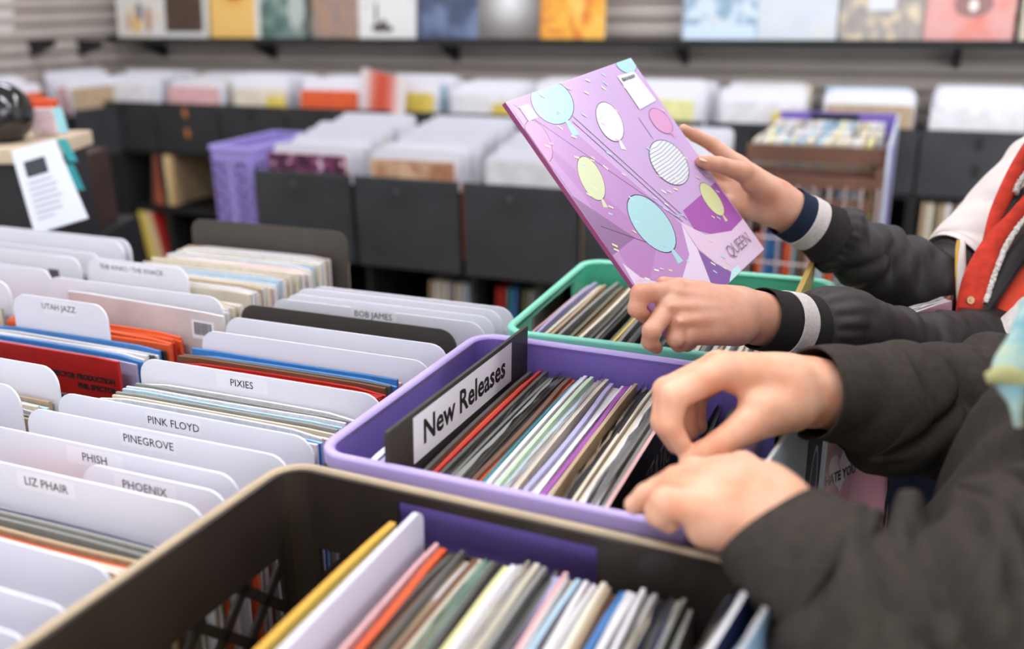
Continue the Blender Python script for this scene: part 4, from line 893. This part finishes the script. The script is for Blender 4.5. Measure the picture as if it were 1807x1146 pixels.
def person(label, skinm, hands, trunk, origin):
    """one continuous body: both arms with hands at fine resolution, trunk, neck, head and legs coarser"""
    V = []; Fc = []
    for palm, f, arm in hands:
        v, q = hand_mesh(palm, f, arm, .010, .005); n = len(V); V += v.tolist(); Fc += [tuple(n+i for i in x) for x in q]
    pts = np.array([j[0] for ch in trunk for j in ch]); rm = max(j[1] for ch in trunk for j in ch)
    def fn(P):
        d = None
        for ch in trunk: e = chain(P, ch, .03); d = e if d is None else smin(d, e, .03)
        return d
    v, q = surface_nets(fn, pts.min(0)-rm-.03, pts.max(0)+rm+.03, .011); n = len(V); V += v.tolist(); Fc += [tuple(n+i for i in x) for x in q]
    o = MB().add(V, Fc).build('person', skinm, None, origin, smooth=True)
    tag(o, label, 'person')
    m = o.modifiers.new('smooth', 'SMOOTH'); m.factor = .5; m.iterations = 3
    return o
def W3(x, y, z, r): return (np.array((x, y, z)), r)
def trunk_of(cx, cy, sh, hipz, headz, el_l, el_r, sw=.17, hx=0.):
    """facing -X; el_l nearer the camera, el_r farther"""
    shl = np.array((cx+.01, cy-sw, sh)); shr = np.array((cx+.01, cy+sw, sh))
    tr = [[W3(cx+hx+.03, cy, hipz, .105), W3(cx+hx*.6+.02, cy, hipz+.2, .10), W3(cx, cy, sh-.10, .115)], [W3(cx+hx+.03, cy-.06, hipz, .10), W3(cx+.005, cy-.08, sh-.12, .10)], [W3(cx+hx+.03, cy+.06, hipz, .10), W3(cx+.005, cy+.08, sh-.12, .10)],
          [(shl, .058), (shr, .058)], [W3(cx-.005, cy, sh, .055), W3(cx-.03, cy, sh+.10, .05)],
          [W3(cx-.045, cy, headz, .072), W3(cx-.03, cy, headz+.06, .085)], [W3(cx-.085, cy, headz-.06, .035), W3(cx-.05, cy, headz-.02, .06)], [W3(cx-.128, cy, headz-.005, .010), W3(cx-.115, cy, headz+.025, .008)],
          [W3(cx-.03, cy-.082, headz+.005, .016), W3(cx-.03, cy-.082, headz+.03, .018)], [W3(cx-.03, cy+.082, headz+.005, .016), W3(cx-.03, cy+.082, headz+.03, .018)]]
    for s in (-1, 1): tr.append([W3(cx+hx+.03, cy+s*.085, hipz-.02, .075), W3(cx+hx+.02, cy+s*.09, .50, .055), W3(cx+hx+.04, cy+s*.09, .10, .04), W3(cx+hx-.09, cy+s*.10, .035, .032)])
    tr.append([(shl, .045), (el_l, .032)]); tr.append([(shr, .045), (el_r, .032)])
    return tr
# ------------------------------------------------------------------ clothes
def cloth_tube(name, path, m, parent, seed=0, folds=14, amp=.010, N=64, seg=48, gather=None, cap_=False, thick=.0018, squash=1.0, long=0., world=False, wid=.012, bands=None):
    """sleeve or trunk: rings along a path (u, v, distance, radius) with pressed-in fold lines"""
    rnd = random.Random(seed)
    P = np.array([[*(at(u, v, d) if not world else (u, v, d)), r] for u, v, d, r in path]); Q = spline(P, N)
    L = np.concatenate([[0], np.cumsum(np.linalg.norm(np.diff(Q[:, :3], axis=0), axis=1))]); fr = loft_frames(Q[:, :3])
    th = np.linspace(0, 2*PI, seg, endpoint=False); F_ = []
    for k in range(folds): F_.append((rnd.uniform(.05, .98)*L[-1], rnd.uniform(0, 2*PI), rnd.uniform(-.9, .9), rnd.uniform(.5, 1)*amp*rnd.choice((-1, -1, 1)), rnd.uniform(.7, 1.5)*wid, rnd.uniform(1.0, 2.4)))
    V = []
    for i in range(N):
        p, a, b = fr[i]; r = Q[i, 3]
        disp = np.zeros(seg)
        for s0, t0, sl, am, wd, ex in F_:
            dt = (th-t0+PI) % (2*PI)-PI
            disp += am*np.exp(-((L[i]-s0-sl*.05*dt)/wd)**2)*np.exp(-(dt/ex)**2)
        if gather:
            g = math.exp(-((L[i]-gather[0])/gather[1])**2); disp += gather[2]*g*np.sin(th*gather[3]+.6*np.sin(3*th))
        if long: disp += long*(np.sin(7*th+1.5*math.sin(L[i]*6+seed))+.6*np.sin(12*th+L[i]*3))*.5
        if bands:
            A_, wl, tw = bands; ph = L[i]/wl*2*PI+tw*np.sin(th+.7*seed)+1.3*np.sin(2*th+seed)+.8*math.sin(L[i]*31+seed); disp += A_*(np.abs(np.sin(ph/2))**.7*2-1.2)*(.55+.45*np.sin(th*2+L[i]*14+seed))
        disp = np.clip(disp, -.24*r, .15*r); env = min(1, i/6)
        rr = r+disp*(env if not long else 1)
        V += [p+a*rr[k]*math.cos(th[k])+b*rr[k]*math.sin(th[k])*squash for k in range(seg)]
    Fc = [(i*seg+k, i*seg+(k+1) % seg, (i+1)*seg+(k+1) % seg, (i+1)*seg+k) for i in range(N-1) for k in range(seg)]
    o = MB().add(V, Fc).build(name, m, parent, smooth=True)
    s = o.modifiers.new('solid', 'SOLIDIFY'); s.thickness = thick; s.offset = 1
    s = o.modifiers.new('subsurf', 'SUBSURF'); s.levels = s.render_levels = 1
    return o
def ribbon(name, px, width, thick, m, parent, n=40, fuzz=0., sub=1, seg=12):
    """flat padded strip along photo points (u, v, distance), width given in metres (one value or one per point)"""
    P = np.array([list(at(u, v, d))+[w_] for (u, v, d), w_ in zip(px, width if not np.isscalar(width) else [width]*len(px))]); Q = spline(P, n); V = []
    for i in range(n):
        t = Q[min(i+1, n-1), :3]-Q[max(i-1, 0), :3]; t /= np.linalg.norm(t); v = Q[i, :3]-CAM; v /= np.linalg.norm(v); s = np.cross(t, v); s /= np.linalg.norm(s); nrm = np.cross(s, t)
        for k in range(seg):
            a = 2*PI*k/seg; f = random.uniform(-fuzz, fuzz)
            ca, sa = math.cos(a), math.sin(a); ca = math.copysign(abs(ca)**.6, ca)
            V.append(Q[i, :3]+s*ca*(Q[i, 3]/2+f)+nrm*sa*(thick/2+f))
    Fc = [(i*seg+k, i*seg+(k+1) % seg, (i+1)*seg+(k+1) % seg, (i+1)*seg+k) for i in range(n-1) for k in range(seg)]+[tuple(range(seg))[::-1], tuple((n-1)*seg+k for k in range(seg))]
    return MB().add(V, Fc).build(name, m, parent, smooth=not fuzz)
def rib_mat(hexc, name, scale, axis='X', rough=.9):
    m = mat(hexc, rough, .12, 300, name=name, bump=.5, bscale=700, spec=.15); return m
NYLON = mat('#2b2526', .58, .1, 20, name='black_nylon', spec=.3); RIBN = rib_mat('#2a2627', 'ribbed_black_knit', 0); RIBB = rib_mat('#232a3d', 'ribbed_navy_knit', 0); RIBW = rib_mat('#c4bab6', 'ribbed_grey_stripe', 0)
HOOD = mat('#3f3934', .95, .15, 120, name='charcoal_fleece', bump=.35, bscale=500, spec=.1); CREAM = mat('#d9cdc8', .7, .05, 20, name='cream_nylon', bump=.1, bscale=60); REDC = mat('#c23420', .85, .25, 60, name='red_corduroy', bump=.4, bscale=300); DRED = mat('#7d1f1c', .85, .2, 60, name='dark_red_corduroy', bump=.4, bscale=300)
FLEECE = mat('#d8cfc8', .95, .1, 200, name='white_fleece', bump=.8, bscale=500); NAVYD = mat('#1f2740', .85, .2, 60, name='navy_denim', bump=.3, bscale=500); JEAN = mat('#2c3550', .85, .25, 60, name='blue_denim', bump=.3, bscale=500); YEL = mat('#d6a52a', .5, name='yellow_piping'); SWEAT = mat('#d5452b', .85, .12, 40, name='orange_red_knit', bump=.3, bscale=300)
def garment(name, chains, grow, z0, z1, m, parent, amp=.0, extra=(), h=.010, seed=0.):
    """cloth round the trunk: the body's own capsules grown outwards, with soft vertical folds, cut off at z0 and z1"""
    pts = np.array([j[0] for ch in chains+list(extra) for j in ch]); rm = max(j[1] for ch in chains+list(extra) for j in ch)+grow
    def fn(P):
        d = None
        for ch in chains: e = chain(P, ch, .03)-grow; d = e if d is None else smin(d, e, .035)
        for ch in extra: d = smin(d, chain(P, ch, .03), .03)
        a = P[..., 0]*38+P[..., 1]*47+seed; d = d+amp*(np.sin(a+2.2*np.sin(P[..., 2]*7+seed))+.5*np.sin(2.1*a+3*np.sin(P[..., 2]*11)))
        return np.maximum(d, np.maximum(z0-P[..., 2], P[..., 2]-z1))
    v, q = surface_nets(fn, pts.min(0)-rm-.04, pts.max(0)+rm+.04, h)
    o = MB().add(v.tolist(), q).build(name, m, parent, smooth=True); k = o.modifiers.new('smooth', 'SMOOTH'); k.factor = .5; k.iterations = 4
    return o
HAIR = mat('#4a3226', .6, .3, 60, name='brown_hair')

# the woman
wel, wer = at(1880, 612, 1.43), at(1740, 495, 1.44)
wtr = trunk_of(.31, 1.52, 1.36, .86, 1.57, wel, wer, sw=.15)
wtr.append([(wel, .030), (at(1510, 591, 1.18), .024)]); wtr.append([(wer, .024), (at(1530, 450, 1.383), .024)])
woman = person('person in a black, cream and red jacket holding up a purple record', SKIN_W, [(wr_palm, wr_f, wr_arm), (wl_palm, wl_f, wl_arm)], wtr, (.31, 1.52, 0))
nail(woman, at(1240, 280, 1.2685), at(1262, 285, 1.274), -FW*.6+UP, .0052, .0075)
cloth_tube('cuff', [(1388, 373, 1.336, .0345), (1410, 386, 1.343, .0345), (1428, 396, 1.349, .0345)], RIBB, woman, 1, 2, .001, 14)
cloth_tube('cuff_stripe', [(1412, 387, 1.344, .0358), (1434, 399, 1.351, .0362)], RIBW, woman, 2, 1, .0005, 8)
cloth_tube('cuff', [(1432, 398, 1.350, .0352), (1452, 409, 1.357, .038), (1466, 418, 1.362, .042)], RIBN, woman, 3, 2, .001, 12)
cloth_tube('sleeve', [(1458, 413, 1.36, .038), (1478, 424, 1.365, .047), (1530, 452, 1.38, .051), (1600, 486, 1.395, .059), (1655, 498, 1.41, .064), (1694, 492, 1.42, .063)], NYLON, woman, 11, 22, .008, N=90, bands=(.0042, .048, 1.6), gather=(.01, .02, .0022, 19))
ribbon('yellow_piping', [(1691, 424, 1.350, ), (1688, 470, 1.347), (1690, 520, 1.347), (1694, 566, 1.352)], .0045, .004, YEL, woman)
cloth_tube('shoulder_panel', [(1690, 488, 1.415, .067), (1712, 474, 1.42, .072), (1760, 428, 1.43, .078), (1830, 372, 1.45, .09), (1900, 320, 1.47, .10)], CREAM, woman, 5, 16, .007)
ribbon('shoulder_seam', [(1696, 428, 1.358), (1695, 450, 1.350), (1697, 520, 1.345), (1697, 562, 1.352)], [.012, .014, .014, .010], .012, CREAM, woman)
# trunk of the jacket and the layers at its opening
garment('jacket_body', wtr[0:4]+wtr[12:14], .018, .74, 1.43, NYLON, woman, .003, [], seed=1.)
garment('trouser_legs', [wtr[0][:1]*2]+wtr[10:12], .016, .09, .90, NAVYD, woman, .002, seed=2.)
for k_ in (10, 11): garment('shoe', [wtr[k_][2:]], .012, .0, .11, BLACKWOOD, woman, 0)
ribbon('red_sweater', [(1862, 465, 1.328), (1826, 515, 1.322), (1790, 570, 1.318), (1758, 622, 1.315)], [.11, .09, .075, .065], .030, SWEAT, woman)
ribbon('collar_band', [(1830, 240, 1.36), (1795, 300, 1.352), (1762, 370, 1.345), (1742, 425, 1.34)], [.020, .022, .020, .012], .014, REDC, woman)
ribbon('fleece_trim', [(1830, 285, 1.352), (1802, 315, 1.346), (1790, 342, 1.342)], .010, .010, FLEECE, woman, n=60, fuzz=.0012)
ribbon('black_lining', [(1835, 330, 1.35), (1790, 365, 1.344), (1760, 395, 1.34), (1744, 425, 1.337)], [.030, .024, .016, .008], .010, NYLON, woman)
ribbon('placket', [(1832, 335, 1.342), (1790, 385, 1.335), (1755, 425, 1.33), (1728, 480, 1.326), (1712, 535, 1.324), (1704, 602, 1.322)], [.020, .022, .026, .034, .034, .030], .016, REDC, woman)
ribbon('placket_hem', [(1712, 545, 1.3145), (1704, 604, 1.312)], [.030, .028], .010, DRED, woman)
ribbon('fleece_trim', [(1835, 362, 1.335), (1800, 395, 1.329), (1772, 440, 1.324), (1752, 490, 1.320), (1738, 535, 1.317)], .0085, .010, FLEECE, woman, n=70, fuzz=.0012)
ribbon('zip_tape', [(1835, 410, 1.332), (1795, 452, 1.326), (1760, 510, 1.320), (1730, 560, 1.316), (1704, 604, 1.312)], [.030, .026, .020, .014, .010], .010, NYLON, woman)
zp = spline([at(1835, 432, 1.322), at(1800, 475, 1.316), (at(1765, 525, 1.311)), at(1735, 568, 1.308), at(1708, 604, 1.306)], 60); mb = MB()
for p in zp: mb.box(p, (.0028, .0022, .0014))
mb.build('zip_teeth', mat('#4a4648', .35, metal=.6, name='zip_metal'), woman)
bt = MB(); c_ = at(1712, 530, 1.3135); bt.tube([c_, c_-FW*.002], [.0058, .0052], 16); bt.tube([c_-FW*.002, c_-FW*.0028], [.0025, .002], 12); bt.build('snap_button', mat('#8a6a4a', .3, metal=.7, name='brass'), woman)
cloth_tube('white_shirt', [(1748, 600, 1.285, .014), (1778, 592, 1.288, .022), (1815, 575, 1.292, .032), (1860, 560, 1.30, .04)], FLEECE, woman, 9, 6, .004, 24, 24)
cloth_tube('cuff', [(1338, 562, 1.098, .0345), (1364, 568, 1.11, .0352), (1392, 574, 1.122, .0362)], RIBN, woman, 21, 2, .001, 14)
cloth_tube('cuff_stripe', [(1376, 571, 1.115, .0372), (1402, 576, 1.127, .0382)], RIBW, woman, 22, 1, .0005, 8)
cloth_tube('cuff', [(1398, 575, 1.125, .0368), (1425, 579, 1.136, .0385), (1442, 581, 1.142, .039)], RIBN, woman, 23, 2, .001, 12)
cloth_tube('sleeve', [(1430, 580, 1.137, .0385), (1452, 580, 1.145, .046), (1488, 582, 1.16, .050), (1550, 600, 1.20, .044), (1630, 615, 1.26, .048), (1720, 618, 1.32, .055), (1800, 600, 1.38, .062)], NYLON, woman, 27, 22, .008, N=90, bands=(.0042, .05, 1.6), gather=(.015, .025, .003, 17))
cloth_tube('long_vest', [(.12, 1.375, .30, .13), (.110, 1.365, .55, .145), (.106, 1.36, .78, .152), (.12, 1.37, .90, .15)], NAVYD, woman, 31, 12, .006, world=True, cap_=True)
zp = spline([at(1590, 812, 1.195), at(1579, 835, 1.195), at(1568, 870, 1.195), at(1562, 905, 1.195), at(1556, 950, 1.195)], 50); mb = MB()
for p in zp: mb.box(p, (.0035, .003, .0016))
mb.build('jacket_zip', mat('#3a3a40', .35, metal=.5, name='dark_zip'), woman)
hb = bmesh.new(); bmesh.ops.create_uvsphere(hb, u_segments=24, v_segments=16, radius=.108)
for v in hb.verts:
    if v.co.x < -.045: v.co.x = -.045-(v.co.x+.045)*.3
    if v.co.z < 0: v.co.z *= 2.2
me = bpy.data.meshes.new('hair'); hb.to_mesh(me); hb.free(); me.materials.append(HAIR); me.polygons.foreach_set('use_smooth', [True]*len(me.polygons))
ho = bpy.data.objects.new('hair', me); col.objects.link(ho); ho.parent = woman; ho.location = np.array((.31, 1.52, 1.635))-WO[woman.name]

# the man
mel, mer = at(1860, 1085, .645), at(1900, 728, 1.06)
mtr = trunk_of(.355, .84, 1.40, .88, 1.62, mel, mer, sw=.185, hx=-.11)
mtr.append([(mel, .032), (at(1560, 1064, .668), .030), (at(1450, 1010, .688), .028)]); mtr.append([(mer, .032), (at(1530, 710, .972), .030)])
man = person('person in a charcoal sweatshirt leafing through the purple crate', SKIN_M, [(mr_palm, mr_f, mr_arm), (ml_palm, ml_f, ml_arm)], mtr, (.30, .84, 0))
cloth_tube('cuff', [(1430, 694, .943, .0440), (1462, 696, .952, .0445), (1505, 701, .965, .0500), (1545, 707, .976, .0565)], HOOD, man, 41, 5, .004, 30, thick=.003)
cloth_tube('sleeve', [(1535, 707, .974, .0550), (1560, 714, .982, .0605), (1620, 728, 1.0, .070), (1700, 732, 1.02, .076), (1800, 728, 1.045, .082), (1900, 728, 1.07, .088), (2000, 640, 1.09, .085)], HOOD, man, 43, 30, .014, N=90, bands=(.010, .075, 1.5), thick=.003, wid=.010)
cloth_tube('cuff', [(1360, 928, .714, .0425), (1384, 960, .706, .0450), (1420, 998, .696, .0495), (1462, 1030, .687, .054)], HOOD, man, 47, 7, .006, 30, thick=.003)
cloth_tube('sleeve', [(1440, 1014, .69, .0530), (1488, 1048, .681, .0575), (1550, 1062, .670, .065), (1630, 1076, .662, .070), (1720, 1088, .655, .078), (1840, 1085, .648, .084), (1960, 1050, .648, .085)], HOOD, man, 53, 46, .020, N=120, seg=72, thick=.003, wid=.0085, bands=(.014, .060, 1.3))
garment('sweatshirt', mtr[0:4]+mtr[12:14], .026, .74, 1.45, HOOD, man, .0075, [[W3(.225, .86, .72, .145), W3(.20, .86, .82, .150), W3(.195, .86, .92, .150), W3(.22, .86, 1.0, .148), W3(.27, .86, 1.10, .146), W3(.325, .85, 1.22, .14)], [(mel, .078), (mel+np.array((.001, 0, 0)), .078)], [(mer, .08), (mer+np.array((.001, 0, 0)), .08)]], h=.008, seed=.4)
garment('jeans', [mtr[0][:1]*2]+mtr[10:12], .018, .09, .92, JEAN, man, .002, seed=5.)
for k_ in (10, 11): garment('shoe', [mtr[k_][2:]], .012, .0, .11, BLACKWOOD, man, 0)
TIE = ramp_mat('tie_dye_cloth', [(0, '#3a5c68'), (.4, '#7ba3ac'), (.52, '#a9c0b4'), (.64, '#b9bb86'), (1, '#8da596')], 'noise', 22, .9)
ribbon('tie_dye_scarf', [(1850, 545, .74), (1822, 610, .72), (1788, 660, .71), (1794, 712, .70), (1798, 752, .70)], [.04, .036, .030, .012, .007], .014, TIE, man)
ribbon('scarf_edge', [(1744, 668, .712), (1772, 662, .704), (1812, 674, .700)], [.010, .014, .014], .010, mat('#b5b27c', .9, .1, 60, name='yellow_green_cloth'), man)
hb = bmesh.new(); bmesh.ops.create_uvsphere(hb, u_segments=24, v_segments=16, radius=.105)
for v in hb.verts:
    if v.co.x < -.05: v.co.x = -.05-(v.co.x+.05)*.3
    if v.co.z < -.02: v.co.z = -.02-(v.co.z+.02)*.1
me = bpy.data.meshes.new('hair'); hb.to_mesh(me); hb.free(); me.materials.append(HAIR); me.polygons.foreach_set('use_smooth', [True]*len(me.polygons))
ho = bpy.data.objects.new('hair', me); col.objects.link(ho); ho.parent = man; ho.location = np.array((.355, .84, 1.68))-WO[man.name]
for pr, c0_, hz_ in ((woman, (.31, 1.52), 1.57), (man, (.355, .84), 1.62)):
    for s in (-1, 1):
        MB().box((c0_[0]-.118, c0_[1]+s*.032, hz_+.035), (.004, .018, .007)).build('eye', mat('#2a2320', .3, name='eye_dark'), pr)
    MB().box((c0_[0]-.121, c0_[1], hz_-.045), (.006, .042, .008)).build('mouth', mat('#a85a52', .5, name='lips'), pr)

# ------------------------------------------------------------------ records standing on the table right of the crates
a59 = math.radians(59); Xd = np.array((math.cos(a59), math.sin(a59), 0)); 
def side_record(c, name, label, m, t=.004, lean=.08, ang=a59):
    base = np.array((c[0], c[1], .70)); rz = ang-PI/2
    return record(base[0], base[1], base[2], t, m, em('white'), rz=rz, lean=lean, label=label, group='records standing right of the crates', mesh=SLEEVES[0], name=name)
cA = at(1436, 830, 1.15)+Xd*.1575; cB = np.array((-.080, .915, 0))
pk = side_record(cA, 'record_cover', 'pink record cover printed I HATE YOU with a pale heart', mat('#cf9aa6', .3, .06, 12, name='dusty_pink_print'), lean=-.10)
def dec(par, name, pts, m, zc=.1575, off=.56):
    q = MB().add([(a, b, 0) for a, b in pts], [tuple(range(len(pts)))]).build(name, m, None, (0, 0, 0)); q.parent = par; q.location = (off, 0, zc); q.rotation_euler = (PI/2, 0, PI/2)
hp = [(.022*(16*math.sin(t)**3)/16, .022*(13*math.cos(t)-5*math.cos(2*t)-2*math.cos(3*t)-math.cos(4*t))/16) for t in np.linspace(0, 2*PI, 40)[:-1]]
dec(pk, 'printed_heart', [(a-.086, b*1.4-.014) for a, b in hp], mat('#e3d3d6', .35, name='pale_heart'))
dec(pk, 'heart_crack', [(-.087, .022), (-.085, .010), (-.089, .0), (-.084, -.014), (-.087, -.032), (-.0855, -.014), (-.0905, .0), (-.0865, .010)], mat('#c9909c', .35), off=.6)
tx = text('I HATE YOU', .0165, pk, WO[pk.name], (1, 0, 0), (0, 1, 0), INK, off=0, ext=.0006); tx.location = (.64, -.088, .136); tx.rotation_euler = (PI/2, 0, PI/2); tx.scale = (.78, 1.1, 250)
film(pk, .004)
bl2 = side_record(cB, 'record_cover', 'pale blue record cover with a dark oval figure, beside the pink one', mat('#b3c6d2', .3, .12, 10, name='pale_blue_print'), lean=0., ang=math.radians(83))
def oval(cx, cy, a, b, n=24): return [(cx+a*math.cos(2*PI*k/n), cy+b*math.sin(2*PI*k/n)) for k in range(n)]
dec(bl2, 'printed_shade', [(.04, -.157), (.125, -.157), (.125, .157), (.05, .157)], mat('#26343a', .35)); dec(bl2, 'printed_oval', oval(.09, .03, .020, .055), mat('#9fb3bc', .35), off=.6); dec(bl2, 'printed_oval', oval(.09, .03, .015, .048), mat('#34454b', .35), off=.64)
for i, (u, v, d, hx, lb) in enumerate(((1345, 1110, .735, '#232c55', 'navy record cover standing right of the black crate'), (1392, 1130, .715, '#9fbdd6', 'pale blue record cover right of the navy one'))):
    c = at(u, v, d); r_ = record(c[0], c[1]-.09, .70, .004, mat(hx, .35, .2, 15), em('white'), rz=-.15, lean=-.06, label=lb, group='records standing right of the crates', name='record_cover')
    film(r_, .004)
